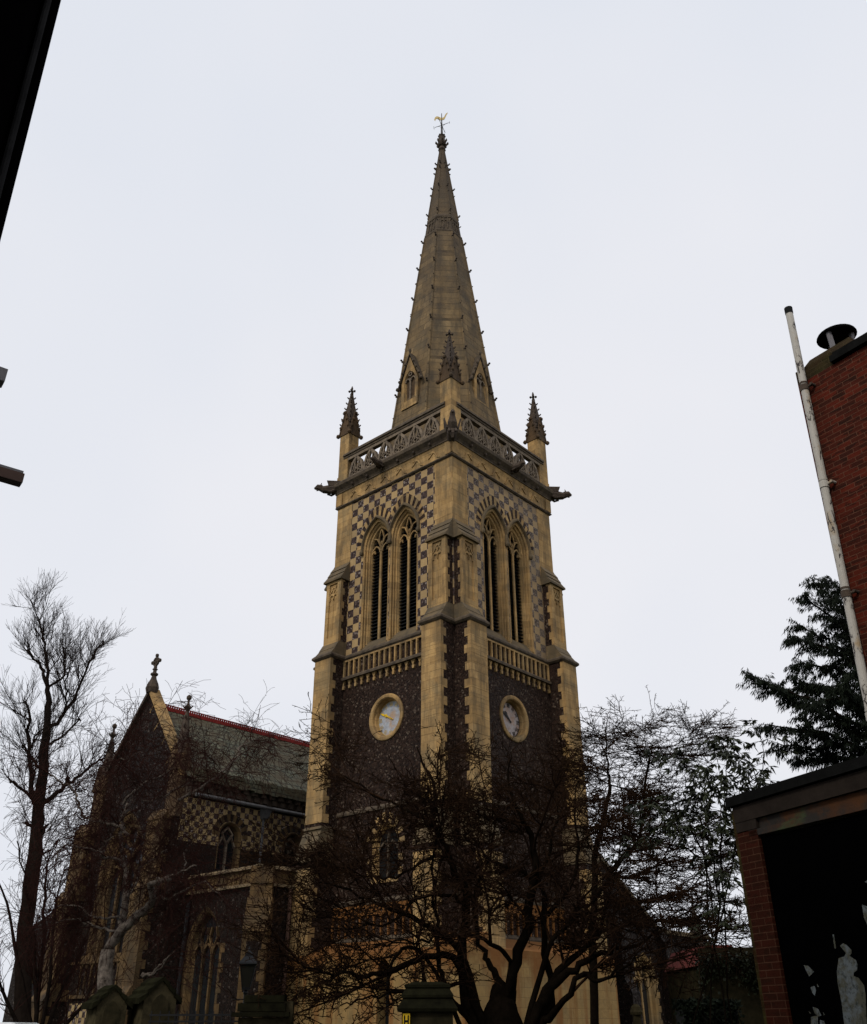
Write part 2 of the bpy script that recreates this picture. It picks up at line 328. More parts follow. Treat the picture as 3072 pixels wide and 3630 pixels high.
# ------------------------------------------------------------------ the setting
def sheet(name, mat, pts, z, label, cat):
    b = B(); b.face(*[(x, y, z) for x, y in pts]); o = b.build(name, mat); return tag(o, label, cat, kind='structure')
sheet('ground', 'grass', [(-700, -700), (700, -700), (700, 700), (-700, 700)], 0.0, 'grass churchyard ground around the church', 'ground')
sheet('road', 'asphalt', [(-3.2, -80), (5.2, -80), (1.2, -22.5), (-14, -21.5), (-40, -24), (-40, -31), (-9, -29)], 0.004, 'dark asphalt lane running up to the churchyard', 'road')
b = B(); b.box(-12, .9, -21.3, -20.5, 0, .12); tag(b.build('pavement', 'paving'), 'paved footway along the churchyard wall', 'pavement', kind='structure')

# ------------------------------------------------------------------ church tower (local x along the right face, local y along the left face)
ROT = R(90-41.1135)
T = 7.6
tower = empty('church_tower', (0, 0, 0), ROT, 'tall flint and limestone church tower with crocketed stone spire and two clocks', 'church tower')
FL = lambda u, o, z: (-o, u, z)
FR = lambda u, o, z: (u, -o, z)
FX = lambda u, o, z: (T+o, u, z)
FY = lambda u, o, z: (u, T+o, z)
FACES = (FL, FR, FX, FY)
UC = 3.82
# lower flint stage
b = B()
for F in (FL, FR):
    holes = [circ(UC, 12.98, .98)]
    if F is FL: holes.append(arch(3.72, .72, 6.6, 7.85, 1.2, 8))
    b.panel([(0, 0), (T, 0), (T, 16.15), (0, 16.15)], holes, F)
for F in (FX, FY): b.face(F(0, 0, 0), F(T, 0, 0), F(T, 0, 16.15), F(0, 0, 16.15))
tag(b.build('lower_wall', 'flint', tower, normals=False), 'dark knapped flint lower wall')
# belfry stage with chequer work
WC = (2.95, 4.75); HW = .87; ZSP = 21.48; KA = 1.76; ZSILL = 16.2
for F, mt, lab in ((FL, 'chequer', 'crisp flint and stone chequer wall'), (FR, 'chequer_worn', 'worn grey chequer wall'), (FX, 'chequer', None), (FY, 'chequer', None)):
    b = B(); holes = [arch(c, HW, ZSILL, ZSP, KA) for c in WC] if F in (FL, FR) else []
    b.panel([(0, 16.15), (T, 16.15), (T, 24.45), (0, 24.45)], holes, F); o = b.build('belfry_wall', mt, tower, normals=False); tag(o, lab)
# stone corner quoins of the belfry stage
rng = random.Random(3)
for F in FACES:
    for end in (0, 1):
        b = B(); z = 20.15
        while z < 24.4:
            h = .42; w = 1.04 if z > 20.0 else .12
            w += (.06 if rng.random() < .5 else 0)
            z1 = min(z+h-.004, 24.42)
            o1 = .012+rng.random()*.006
            if end == 0: fbox(b, F, -.012, w, 0, o1, z, z1)
            else: fbox(b, F, T-w, T+.012, 0, o1, z, z1)
            z += h
        b.build('corner_quoin', 'stone', tower)
# belfry windows
def belfry_window(F, cu):
    b = B()
    seq = [(HW+.004, .004), (.845, -.03), (.79, -.05), (.79, -.13), (.73, -.17), (.71, -.25), (.645, -.27), (.61, -.36), (.60, -.55)]
    loft_path(b, [(arch(cu, h, ZSILL+.5 if h < .7 else ZSILL, ZSP, KA), o) for h, o in seq], F)
    for sgn in (-1, 1):                                    # attached shafts of the jamb
        for h, o in ((.815, -.045), (.755, -.15), (.68, -.255)):
            x, y, z = F(cu+sgn*h, o, 0); b.tube([(x, y, 16.45), (x, y, ZSP)], .042, 6)
    sr = b.build('belfry_window', 'stone', tower)
    h = B(); hood = [(arch(cu, hw, ZSP-.12, ZSP, KA), o) for hw, o in ((.99, 0), (.99, .07), (.95, .12), (.90, .12), (HW, .03), (HW, -.01))]
    loft_path(h, hood, F)
    for sgn in (-1, 1):
        c = F(cu+sgn*.93, .08, ZSP-.2); h.blob(c, (.11, .11, .14))
    h.build('hood_mould', 'stone_weather', sr)
    l = B()                                                # louvre slats
    z = 16.75
    while z < 22.55:
        hw = .61
        l.hexa([F(cu-hw, -.39, z-.10), F(cu+hw, -.39, z-.10), F(cu+hw, -.60, z+.06), F(cu-hw, -.60, z+.06), F(cu-hw, -.39, z-.075), F(cu+hw, -.39, z-.075), F(cu+hw, -.60, z+.085), F(cu-hw, -.60, z+.085)])
        z += .165
    l.face(F(cu-.62, -.62, 16.6), F(cu+.62, -.62, 16.6), F(cu+.62, -.62, 23), F(cu-.62, -.62, 23))
    l.build('louvre', 'black', sr)
    t = B(); o0, o1 = -.37, -.30
    fbox(t, F, cu-.062, cu+.062, o0, o1, 16.62, 21.3)
    for sgn in (-1, 1):                                    # tracery: two pointed lights, a pair of daggers over them
        la = arch(cu+sgn*.32, .25, 21.2, 21.22, 1.5, 6); ribbon(t, la[1:-1], .032, F, o0, o1)
        ribbon(t, [(cu, 21.25), (cu+sgn*.09, 21.62), (cu+sgn*.26, 21.95), (cu+sgn*.46, 22.02)], .032, F, o0, o1)
        ribbon(t, [(cu+sgn*.03, 21.35), (cu+sgn*.16, 21.95), (cu+sgn*.08, 22.25), (cu, 22.42)], .024, F, o0, o1)
        ribbon(t, [(cu+sgn*.52, 21.28), (cu+sgn*.42, 21.36), (cu+sgn*.40, 21.2)], .022, F, o0, o1)
    t.blob(F(cu, -.36, 21.72), (.07, .07, .10))
    t.build('tracery', 'stone', sr)
    s = B(); fbox(s, F, cu-HW+.01, cu+HW-.01, -.62, .05, ZSILL-.05, 16.27, -.62, .05)
    s.hexa([F(cu-HW+.01, -.62, 16.27), F(cu+HW-.01, -.62, 16.27), F(cu+HW-.01, .05, 16.27), F(cu-HW+.01, .05, 16.27), F(cu-HW+.01, -.62, 16.86), F(cu+HW-.01, -.62, 16.86), F(cu+HW-.01, -.30, 16.80), F(cu-HW+.01, -.30, 16.80)])
    s.build('sill', 'stone_weather', sr)
    return sr
for F in (FL, FR):
    for cu in WC: belfry_window(F, cu)
# voussoirs: alternate stone and flint round the window heads
for F in (FL, FR):
    for cu in WC:
        st, fl = B(), B(); inn = arch(cu, 1.0, ZSP-.12, ZSP, KA, 24); out = arch(cu, 1.33, ZSP-.12, ZSP, KA, 24)
        for k in range(2, len(inn)-4, 2):
            q = [inn[k], inn[k+2], out[k+2], out[k]]; mu = sum(p[0] for p in q)/4
            if (cu < UC and mu > UC-.05) or (cu > UC and mu < UC+.05): continue
            (st if (k//2) % 2 else fl).prism(q, F, -.01, .010 if (k//2) % 2 else .006)
        st.build('voussoir', 'stone', tower); fl.build('voussoir', 'flint', tower)
# buttresses: two at each corner
PB, WB, P2 = .86, 1.03, .46
def buttress(F, far):
    g = (lambda u, o, z: F(T-u, o, z)) if far else F
    rb = random.Random(11)
    b = B()                                                # flint core
    fbox(b, g, .003, WB-.003, 0, 1.24, 0, 7.5); fbox(b, g, .003, WB-.003, 0, 1.24, 7.5, 8.7, 0, PB-.01)
    fbox(b, g, .003, WB-.003, 0, PB-.008, 8.7, 16.15); fbox(b, g, .05, WB-.01, 0, P2-.13, 16.9, 20.15)
    fbox(b, g, .003, WB-.003, 0, PB-.03, 16.15, 16.9, 0, P2)
    root = b.build('buttress', 'flint', tower)
    f = B(); lower = None                                  # stone face with toothed quoins on the returns
    z = .3
    while z < 16.1:
        z1 = min(z+.36, 16.1); p = 1.25 if z1 <= 7.45 else PB
        if z > 8.7 and lower is None: lower = f.build('stone_face', 'stone', root); f = B()
        if not (z1 > 7.45 and z < 8.75):
            d = .34 if int(round(z/.36)) % 2 else .17
            d += rb.uniform(-.03, .03)
            fbox(f, g, -.012, WB+.012, p-d, p+rb.uniform(.008, .02), z, z1-.006)
        z += .36
    low = f; f = B(); z = 16.95
    while z < 20.05:
        z1 = min(z+.34, 20.1); d = .24 if int(round(z/.34)) % 2 else .12
        for a0, a1 in ((.03, .24), (WB-.24, WB)):
            fbox(f, g, a0, a1, P2-d, P2+.02, z, z1-.005)
        z += .34
    fbox(f, g, .2, WB-.2, P2-.16, P2-.05, 17.2, 20.0); fbox(f, g, .24, WB-.24, P2-.12, P2+.02, 16.95, 17.25); fbox(f, g, .24, WB-.24, P2-.12, P2+.02, 19.98, 20.12)
    low.build('stone_face', 'stone', root); f.build('panel_face', 'stone', root)
    c = B()                                                # tracery head in the sunk panel
    for k, cc in enumerate((.39, .64)):
        a = arch(cc, .125, 19.15, 19.3, 1.5, 5); ribbon(c, a, .028, g, P2-.05, P2+.0)
        c.blob(g(cc, P2-.02, 19.42), (.05, .05, .06))
    ribbon(c, [(.26, 19.5), (.515, 19.85), (.77, 19.5)], .03, g, P2-.05, P2)
    ribbon(c, [(.36, 19.88), (.515, 19.55), (.67, 19.88)], .03, g, P2-.05, P2)
    fbox(c, g, .505, .525, P2-.05, P2-.035, 17.25, 19.3)
    c.build('panel_tracery', 'stone', root)
    h = B()                                                # weathered set-offs
    fbox(h, g, -.04, WB+.04, .2, 1.30, 7.38, 7.52, .2, 1.27)
    for k in range(4):
        za, zb = 7.52+k*.3, 7.52+(k+1)*.3; pa, pb = 1.30-k*.11, 1.19-k*.11
        fbox(h, g, -.03, WB+.03, .2, pa, za, zb, .2, pb-.02)
    fbox(h, g, -.05, WB+.05, .2, PB+.09, 8.68, 8.8, .2, PB+.02)
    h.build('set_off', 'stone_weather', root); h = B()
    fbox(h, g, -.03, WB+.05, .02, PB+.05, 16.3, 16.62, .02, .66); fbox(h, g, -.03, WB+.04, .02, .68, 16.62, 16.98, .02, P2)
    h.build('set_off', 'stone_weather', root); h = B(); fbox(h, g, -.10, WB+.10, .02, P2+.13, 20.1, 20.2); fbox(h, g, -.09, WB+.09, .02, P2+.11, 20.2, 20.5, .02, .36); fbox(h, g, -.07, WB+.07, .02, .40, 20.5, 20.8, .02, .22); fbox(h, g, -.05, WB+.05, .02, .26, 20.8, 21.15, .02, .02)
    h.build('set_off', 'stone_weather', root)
    return root
for F in FACES:
    for far in (False, True): buttress(F, far)
# small pyramid between the two set-offs of each corner
for cx, cy, sx, sy in ((0, 0, -1, -1), (T, 0, 1, -1), (0, T, -1, 1), (T, T, 1, 1)):
    b = B(); b.loft([[(cx, cy, z), (cx+sx*a, cy, z), (cx+sx*a, cy+sy*a, z), (cx, cy+sy*a, z)] for a, z in ((.13, 20.1), (.13, 20.2), (.09, 20.7), (.02, 21.22))])
    b.build('corner_set_off', 'stone_weather', tower)
# string course that runs round walls and buttresses
def plan_ring(p, w, e):
    q = []
    for sx, sy, o in ((0, 0, 0), (1, 0, 1), (1, 1, 2), (0, 1, 3)):
        pass
    L0 = [(w, -p), (0, -p), (0, 0), (-p, 0), (-p, w), (0, w)]
    def tr(pt, k):
        x, y = pt
        for _ in range(k): x, y = T-y, x
        return (x, y)
    ring = []
    for k in (0, 3, 2, 1): ring += [tr(pt, k) for pt in ([(w, 0)]+L0)]
    return ring
def offset_ring(r, e):
    n = len(r); out = []
    area = sum(r[i][0]*r[(i+1) % n][1]-r[(i+1) % n][0]*r[i][1] for i in range(n)); sg = 1 if area > 0 else -1
    for i in range(n):
        a, c, d = Vector(r[i-1]), Vector(r[i]), Vector(r[(i+1) % n])
        d1 = (c-a).normalized(); d2 = (d-c).normalized(); n1 = Vector((d1.y, -d1.x))*sg; n2 = Vector((d2.y, -d2.x))*sg
        out.append(c+(n1+n2)*e)
    return [(p.x, p.y) for p in out]
def string_course(name, prof, p, w, mat):
    base = plan_ring(p, w, 0); b = B()
    b.loft([[(x, y, z) for x, y in offset_ring(base, e)] for e, z in prof], caps=False); return b.build(name, mat, tower)
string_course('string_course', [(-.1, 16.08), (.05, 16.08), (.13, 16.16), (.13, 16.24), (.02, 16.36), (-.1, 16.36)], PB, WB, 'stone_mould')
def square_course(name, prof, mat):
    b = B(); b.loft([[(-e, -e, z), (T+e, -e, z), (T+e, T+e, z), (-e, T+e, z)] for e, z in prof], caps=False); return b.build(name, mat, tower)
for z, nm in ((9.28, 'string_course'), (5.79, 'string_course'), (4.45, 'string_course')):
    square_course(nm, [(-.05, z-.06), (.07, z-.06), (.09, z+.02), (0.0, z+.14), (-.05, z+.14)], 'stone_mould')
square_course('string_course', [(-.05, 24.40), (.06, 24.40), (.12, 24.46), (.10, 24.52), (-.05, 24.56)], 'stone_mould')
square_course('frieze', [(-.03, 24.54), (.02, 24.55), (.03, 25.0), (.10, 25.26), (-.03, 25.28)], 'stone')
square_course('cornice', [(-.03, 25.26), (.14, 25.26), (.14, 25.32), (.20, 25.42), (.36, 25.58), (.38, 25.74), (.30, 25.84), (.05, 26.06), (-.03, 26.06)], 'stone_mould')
# carved scrolls and bosses
for F in (FL, FR):
    sc = B(); k = 0; u = .7
    while u < 6.9:
        ribbon(sc, [(u, 24.62), (u+.16, 24.72), (u+.28, 24.95), (u+.45, 25.08), (u+.62, 25.02)], [.012, .03, .035, .045, .02], F, .0, .075)
        ribbon(sc, [(u+.40, 25.06), (u+.62, 24.86), (u+.72, 24.78)], [.03, .03, .015], F, .0, .07)
        bs = B(); bs.blob(F(u+.45, .24, 25.42), (.08, .08, .09)); bs.build('carved_boss', 'stone_dark', tower)
        u += 1.05; k += 1
    fbox(sc, F, .5, 7.1, 0, .035, 24.56, 24.63); sc.build('carved_scroll', 'stone', tower)
    for a0, a1 in ((-.1, .34), (T-.34, T+.1)): sc = B(); fbox(sc, F, a0, a1, 0, .10, 24.56, 25.26); sc.build('frieze_block', 'stone', tower)
# blind arcade and trefoil corbel table between string and clock
for F in (FL, FR):
    b = B(); u0, u1 = 1.08, T-1.08; n = 17; d = (u1-u0)/n
    for k in range(n+1):
        u = u0+k*d; fbox(b, F, u-.038, u+.038, 0, .095, 15.3, 16.08)
        if k < n:
            a = arch(u+d/2, d/2-.03, 15.85, 15.90, 1.4, 4); ribbon(b, a[1:-1], .022, F, 0, .05)
    fbox(b, F, u0, u1, 0, .09, 16.0, 16.08)
    arc = b.build('blind_arcade', 'stone', tower)
    r = B(); fbox(r, F, u0, u1, 0, .20, 15.12, 15.22); fbox(r, F, u0, u1, 0, .20, 15.22, 15.31, 0, .10); r.build('arcade_rail', 'stone_mould', arc)
    c = B(); n = 14; d = (u1-u0)/n
    for k in range(n+1):
        u = u0+k*d
        lo = max(u0, u-.13); hi = min(u1, u+.13)
        c.prism([(lo, 15.118), (u-.03, 14.93), (u-.065, 14.85), (u-.045, 14.74), (u+.045, 14.74), (u+.065, 14.85), (u+.03, 14.93), (hi, 15.118)], F, 0, .085)
    c.build('corbel_table', 'stone', arc)
# lower arcade panel with cusped heads above the porch base
for F in (FL, FR):
    b = B(); u0, u1 = 1.1, T-1.1; n = 14; d = (u1-u0)/n
    for k in range(n+1):
        u = u0+k*d; fbox(b, F, u-.035, u+.035, 0, .08, 4.59, 5.25)
        if k < n:
            ribbon(b, arch(u+d/2, d/2-.02, 5.2, 5.25, 1.3, 4)[1:-1], .035, F, 0, .07)
            ribbon(b, [(u, 5.66), (u+d/2, 5.42), (u+d, 5.66)], .035, F, 0, .07)
    fbox(b, F, u0, u1, 0, .085, 5.34, 5.42); fbox(b, F, u0, u1, 0, .05, 5.62, 5.73)
    b.build('cusped_panel', 'stone_base', tower)
# small pointed window of the lower stage
b = B(); F = FL
loft_path(b, [(arch(3.72, h, 6.6, 7.85, 1.2, 8), o) for h, o in ((.725, .004), (.62, -.1), (.55, -.28))], F); fbox(b, F, 3.0, 4.44, -.3, .03, 6.45, 6.6)
w = b.build('tower_window', 'stone', tower)
b = B(); b.panel(arch(3.72, .6, 6.58, 7.85, 1.2, 8), [], F, -.26); b.build('pane', 'void', w)
b = B(); fbox(b, F, 3.68, 3.76, -.25, -.15, 6.6, 8.4); ribbon(b, [(3.2, 7.7), (3.5, 8.0), (3.72, 7.7), (3.94, 8.0), (4.24, 7.7)], .04, F, -.25, -.16); b.build('mullion', 'stone_mould', w)
b = B()
inn = arch(3.72, .73, 6.6, 7.85, 1.2, 16); out = arch(3.72, 1.06, 6.6, 7.85, 1.2, 16)
for k in range(1, len(inn)-2, 4): b.prism([inn[k], inn[k+2], out[k+2], out[k]], F, -.02, .012)
b.build('voussoir', 'stone', w); b = B()
for z in (6.7, 7.2): fbox(b, F, 2.75, 2.99, -.02, .012, z, z+.25); fbox(b, F, 4.45, 4.7, -.02, .012, z, z+.25)
b.build('jamb_stone', 'stone', w)
# stone tower base with slit opening
b = B(); PBS = 1.32
for F in (FL, FR):
    hl = [arch(2.36, .30, 0, 3.3, 1.5, 6)] if F is FL else []
    if hl:
        h = hl[0]; outer = [(-PBS, 0)]+h+[(7.75, 0), (7.75, 3.95), (-PBS, 3.95)]; b.panel(outer, [], F, PBS)
        loft_path(b, [(h, PBS), (h, PBS-.5)], F)
    else: b.panel([(-PBS, 0), (7.95, 0), (7.95, 3.95), (-PBS, 3.95)], [], F, PBS)
    ee = 7.75 if F is FL else 7.95
    b.face(F(ee, PBS, 0), F(ee, 0, 0), F(ee, 0, 3.95), F(ee, PBS, 3.95))
    b.hexa([F(-PBS, 0, 3.95), F(ee, 0, 3.95), F(ee, PBS, 3.95), F(-PBS, PBS, 3.95), F(-PBS, 0, 4.45), F(ee, 0, 4.45), F(ee, .15, 4.4), F(-PBS, .15, 4.4)])
base = b.build('tower_base', 'stone_base', tower)
b = B(); b.face(FL(1.9, PBS-.45, 0), FL(2.8, PBS-.45, 0), FL(2.8, PBS-.45, 3.9), FL(1.9, PBS-.45, 3.9)); b.build('slit_opening', 'void', base)
# clocks
def clock(F, dialmat, hour, minute, hands):
    b = B(); n = 40
    prof = [(1.0, -.01), (.99, .05), (.93, .07), (.84, .065), (.80, .02), (.79, -.1), (.76, -.14), (.745, -.30)]
    b.loft([[F(UC+r*math.cos(2*math.pi*i/n), o, 12.98+r*math.sin(2*math.pi*i/n)) for i in range(n)] for r, o in prof], caps=False)
    root = b.build('clock', 'stone', tower)
    d = B(); d.face(*[F(u, -.28, z) for u, z in circ(UC, 12.98, .755, 40)]); d.build('dial', dialmat, root, normals=False)
    q = B()
    for hstep in range(12):
        t = math.pi/2-hstep*math.pi/6; ca, sa = math.cos(t), math.sin(t)
        for off in ((-.055, 0, .055) if hstep % 3 else (-.07, -.025, .025, .07)):
            p0 = (UC+ca*.53-sa*off, 12.98+sa*.53+ca*off); p1 = (UC+ca*.70-sa*off, 12.98+sa*.70+ca*off)
            ribbon(q, [p0, p1], .011, F, -.29, -.268)
    ring = [(UC+.735*math.cos(2*math.pi*i/n), 12.98+.735*math.sin(2*math.pi*i/n)) for i in range(n+1)]
    ribbon(q, ring, .014, F, -.29, -.266)
    q.build('numeral', 'gold' if dialmat == 'dial' else 'iron', root)
    flip = 1 if F is FR else -1        # seen from outside the left face its u axis runs right to left
    for ang, ln, wd, mt in ((hour, .44, .045, hands), (minute, .66, .03, hands if dialmat != 'dial' else 'yellow')):
        t = math.pi/2-flip*ang; ca, sa = math.cos(t), math.sin(t); hb = B()
        hb_path = [(UC-ca*.16, 12.98-sa*.16), (UC, 12.98), (UC+ca*ln*.5, 12.98+sa*ln*.5), (UC+ca*ln*.72, 12.98+sa*ln*.72), (UC+ca*ln, 12.98+sa*ln)]
        ribbon(hb, hb_path, [.02, wd*.6, wd*.7, wd*1.6, .006], F, -.25, -.235); hb.build('clock_hand', mt, root)
clock(FL, 'dial', R(300), R(297), 'yellow')
clock(FR, 'dial_worn', R(318), R(300), 'iron')
# pierced parapet
for F in FACES:
    b = B(); n = 6; u0, u1 = .72, T-.72; d = (u1-u0)/n; o0, o1 = -.10, .06
    for k in range(n):
        c = u0+(k+.5)*d
        for sgn in (-1, 1):
            ribbon(b, [(c+sgn*.48, 26.08), (c+sgn*.41, 26.45), (c+sgn*.29, 26.8), (c+sgn*.12, 26.97), (c, 27.15)], .068, F, o0, o1)
            ribbon(b, [(c+sgn*.03, 27.05), (c+sgn*.14, 26.75), (c+sgn*.10, 26.5), (c, 26.38)], .034, F, o0+.02, o1-.02)
            ribbon(b, [(c, 26.42), (c+sgn*.14, 26.34), (c+sgn*.30, 26.2), (c+sgn*.40, 26.1)], .034, F, o0+.02, o1-.02)
            e = [(c+sgn*.17+.10*math.cos(t)*1.1, 26.2+.085*math.sin(t)) for t in [i*math.pi/4 for i in range(9)]]
            ribbon(b, e, .026, F, o0+.02, o1-.02)
            ribbon(b, [(c+sgn*.24, 26.62), (c+sgn*.19, 26.45), (c+sgn*.3, 26.35)], .03, F, o0+.02, o1-.02)
    fbox(b, F, u0, u1, o0, o1, 26.0, 26.09)
    par = b.build('parapet', 'stone_tracery', tower)
    r = B(); fbox(r, F, .3, T-.3, -.16, .07, 27.12, 27.3); r.build('rail', 'stone_tracery', par)
    r = B(); fbox(r, F, .3, T-.3, -.18, .11, 27.3, 27.42); fbox(r, F, .3, T-.3, -.2, .17, 27.42, 27.56, -.2, .14); fbox(r, F, .3, T-.3, -.2, .12, 27.56, 27.72, -.12, .0); r.build('coping', 'stone_mould', par)
b = B(); b.face((.05, .05, 26.0), (T-.05, .05, 26.0), (T-.05, T-.05, 26.0), (.05, T-.05, 26.0)); b.build('tower_roof', 'lead', tower)
# pinnacles
def crocket(b, p, d, s):                 # a leafy knob leaning out along d
    p = Vector(p); d = Vector(d).normalized()
    b.tube([p-d*s*.4, p+d*s*.45, p+d*s*.8+Vector((0, 0, s*.45))], [s*.38, s*.30, s*.16], 5)
    b.blob(p+d*s*.85+Vector((0, 0, s*.40)), (s*.34, s*.34, s*.30), 5)
    b.blob(p+d*s*.55+Vector((0, 0, -s*.1)), (s*.30, s*.30, s*.24), 5)
def pinnacle(cx, cy):
    b = B(); w = .345
    b.box(cx-w, cx+w, cy-w, cy+w, 25.9, 28.95); b.box(cx-w-.03, cx+w+.03, cy-w-.03, cy+w+.03, 26.0, 26.3)
    root = b.build('pinnacle', 'stone', tower)
    g = B()
    for k in range(4):
        ca, sa = [(1, 0), (0, 1), (-1, 0), (0, -1)][k]
        G = lambda u, o, z, ca=ca, sa=sa: (cx+ca*(w+o)-sa*u, cy+sa*(w+o)+ca*u, z)
        g.prism([(-w, 28.85), (w, 28.85), (.02, 30.2), (-.02, 30.2)], G, -.28, .035)
        ribbon(g, [(-w-.05, 28.88), (0, 30.35)], .04, G, -.02, .06); ribbon(g, [(w+.05, 28.88), (0, 30.35)], .04, G, -.02, .06)
        g.blob(G(-w-.08, .08, 28.88), (.12, .12, .12)); g.blob(G(w+.08, .08, 28.88), (.12, .12, .12))
        for t in (.3, .6, .9):
            for sg in (-1, 1): g.blob(G(sg*(w+.04)*(1-t), .07, 28.9+1.5*t), (.08, .08, .10), 5)
    g.build('gablet', 'stone_rust', root)
    s = B(); s.loft([[(cx-a, cy-a, z), (cx+a, cy-a, z), (cx+a, cy+a, z), (cx-a, cy+a, z)] for a, z in ((.34, 28.9), (.29, 29.8), (.05, 31.75))])
    for k in range(6):
        z = 29.6+k*.36; a = .30*(31.95-z)/2.3
        for sx in (-1, 1):
            for sy in (-1, 1): crocket(s, (cx+sx*a, cy+sy*a, z), (sx, sy, .15), .125)
    s.lathe([(.04, 31.6), (.10, 31.7), (.05, 31.78), (.05, 31.85), (.09, 31.9), (.05, 31.98), (.06, 32.1), (.02, 32.24)], cx, cy, 8)
    for a in range(4):
        ca, sa = math.cos(a*math.pi/2+.6), math.sin(a*math.pi/2+.6); s.blob((cx+ca*.14, cy+sa*.14, 31.9), (.075, .075, .07), 5)
    s.build('spirelet', 'stone_dark', root)
IN = .27
for cx, cy in ((IN, IN), (T-IN, IN), (IN, T-IN), (T-IN, T-IN)): pinnacle(cx, cy)
rt2_ = 1/math.sqrt(2)
# gargoyles: four corner beasts and one in the middle of each seen face
def gargoyle(px, py, ang, scale=1.0, wings=True):
    ca, sa = math.cos(ang), math.sin(ang); s = scale
    P = lambda f, l, z: (px+ca*f*s-sa*l*s, py+sa*f*s+ca*l*s, 25.62+z*s)
    b = B()
    b.tube([P(-.5, 0, .05), P(.1, 0, .05), P(.55, 0, .0), P(.9, 0, -.02), P(1.1, 0, .06)], [.30*s, .31*s, .27*s, .22*s, .17*s], 8)
    b.tube([P(1.02, 0, .06), P(1.25, 0, .12), P(1.42, 0, .02)], [.21*s, .17*s, .06*s], 7); b.tube([P(1.1, 0, -.02), P(1.3, 0, -.10)], [.07*s, .04*s], 5)
    for sg in (-1, 1):
        b.tube([P(1.08, sg*.09, .16), P(1.02, sg*.14, .34)], [.05*s, .015*s], 5)
        b.tube([P(.2, sg*.18, -.1), P(.45, sg*.24, -.26), P(.7, sg*.2, -.2)], [.09*s, .07*s, .05*s], 5)
        if wings: b.hexa([P(.0, sg*.16, .1), P(.62, sg*.2, .1), P(.62, sg*.26, .12), P(.0, sg*.24, .12), P(-.1, sg*.2, .42), P(.72, sg*.28, .40), P(.72, sg*.31, .42), P(-.1, sg*.26, .44)])
    return b.build('gargoyle', 'stone_dark', tower)
for cx, cy, a in ((T, 0, -45), (0, T, 135), (T, T, 45)):
    gargoyle(cx, cy, R(a), .9)
b = B()                                  # the eagle at the front corner, wings half raised
EG = lambda f, l, z: (-rt2_*f+rt2_*l, -rt2_*f-rt2_*l, z)
b.tube([EG(.0, 0, 25.3), EG(.35, 0, 25.45), EG(.62, 0, 25.85), EG(.70, 0, 26.12)], [.2, .25, .22, .13], 9)
b.tube([EG(.66, 0, 26.05), EG(.72, 0, 26.28), EG(.84, 0, 26.32), EG(.95, 0, 26.2)], [.12, .13, .09, .02], 8)
b.tube([EG(.5, 0, 25.45), EG(.62, 0, 25.2), EG(.6, 0, 25.0)], [.17, .12, .04], 7)
for sg in (-1, 1):
    b.hexa([EG(.1, sg*.2, 25.55), EG(.62, sg*.2, 25.55), EG(.62, sg*.28, 25.55), EG(.1, sg*.26, 25.55), EG(.0, sg*.28, 26.0), EG(.62, sg*.36, 26.08), EG(.62, sg*.42, 26.02), EG(.0, sg*.36, 25.95)])
    b.tube([EG(.55, sg*.14, 25.5), EG(.72, sg*.16, 25.32), EG(.8, sg*.16, 25.25)], [.09, .07, .03], 6)
b.build('gargoyle', 'stone_dark', tower)
gargoyle(-.05, 4.3, R(180), .68, False); gargoyle(4.35, -.05, R(270), .68, False)
# spire
SX = T/2+.05; SY = T/2-.06
def apo(z): return (52.95-z)*.1150
def octr(z, e=0.0):
    a = (apo(z)+e)/math.cos(math.pi/8); return [(SX+a*math.cos(math.pi/8+k*math.pi/4), SY+a*math.sin(math.pi/8+k*math.pi/4), z) for k in range(8)]
b = B(); zs = [26.0, 29, 32, 35, 36.3]
b.loft([octr(z) for z in (26.0, 43.3)], caps=False); b.loft([octr(z) for z in (44.85, 52.0)])
for k in range(8): b.tube([octr(z, .012)[k] for z in (26.1, 43.2)], [.07, .045], 5); b.tube([octr(z, .01)[k] for z in (44.9, 51.9)], [.045, .025], 5)
spire = b.build('spire', 'stone_spire', tower)
b = B(); b.loft([octr(z, e) for z, e in ((43.2, 0.0), (43.3, .04), (43.4, .035), (43.45, -.02), (44.5, -.02), (44.55, .03), (44.75, .04), (44.9, -.01))], caps=False)
for k in range(8):                     # carved arcading of the band
    a = k*math.pi/4; ca, sa = math.cos(a), math.sin(a)
    G = lambda u, o, z, ca=ca, sa=sa: (SX+ca*(apo(z)+o)-sa*u, SY+sa*(apo(z)+o)+ca*u, z)
    for j in range(-1, 2): fbox(b, G, j*.22-.03, j*.22+.03, -.03, .03, 43.5, 44.5)
    for j in range(-1, 1): ribbon(b, arch(j*.22+.11, .09, 44.1, 44.15, 1.4, 3)[1:-1], .025, G, -.03, .03)
b.build('carved_band', 'stone_mould', spire)
b = B()
for k in range(8):                     # roll at each arris, with crockets climbing it
    ang = math.pi/8+k*math.pi/4; d = (math.cos(ang), math.sin(ang), .1)
    for z in (28.3, 30.8, 33.25, 35.6, 38.0, 40.45, 42.75, 45.2, 47.7, 49.65, 50.15):
        if math.cos(ang-R(225)) < -.6: continue       # the arrises on the far side carry none that can be seen
        cb = B(); crocket(cb, octr(z)[k], d, .20 if z < 44 else .17 if z < 49 else .17); cb.build('crocket', 'stone_dark', spire)
    for z in (29.3, 32.0, 34.5, 36.8, 39.2, 41.6, 44.3, 47.1): crocket(b, octr(z)[k], d, .10)
sm = b.build('small_crockets', 'stone_dark', spire); sm['kind'] = 'stuff'
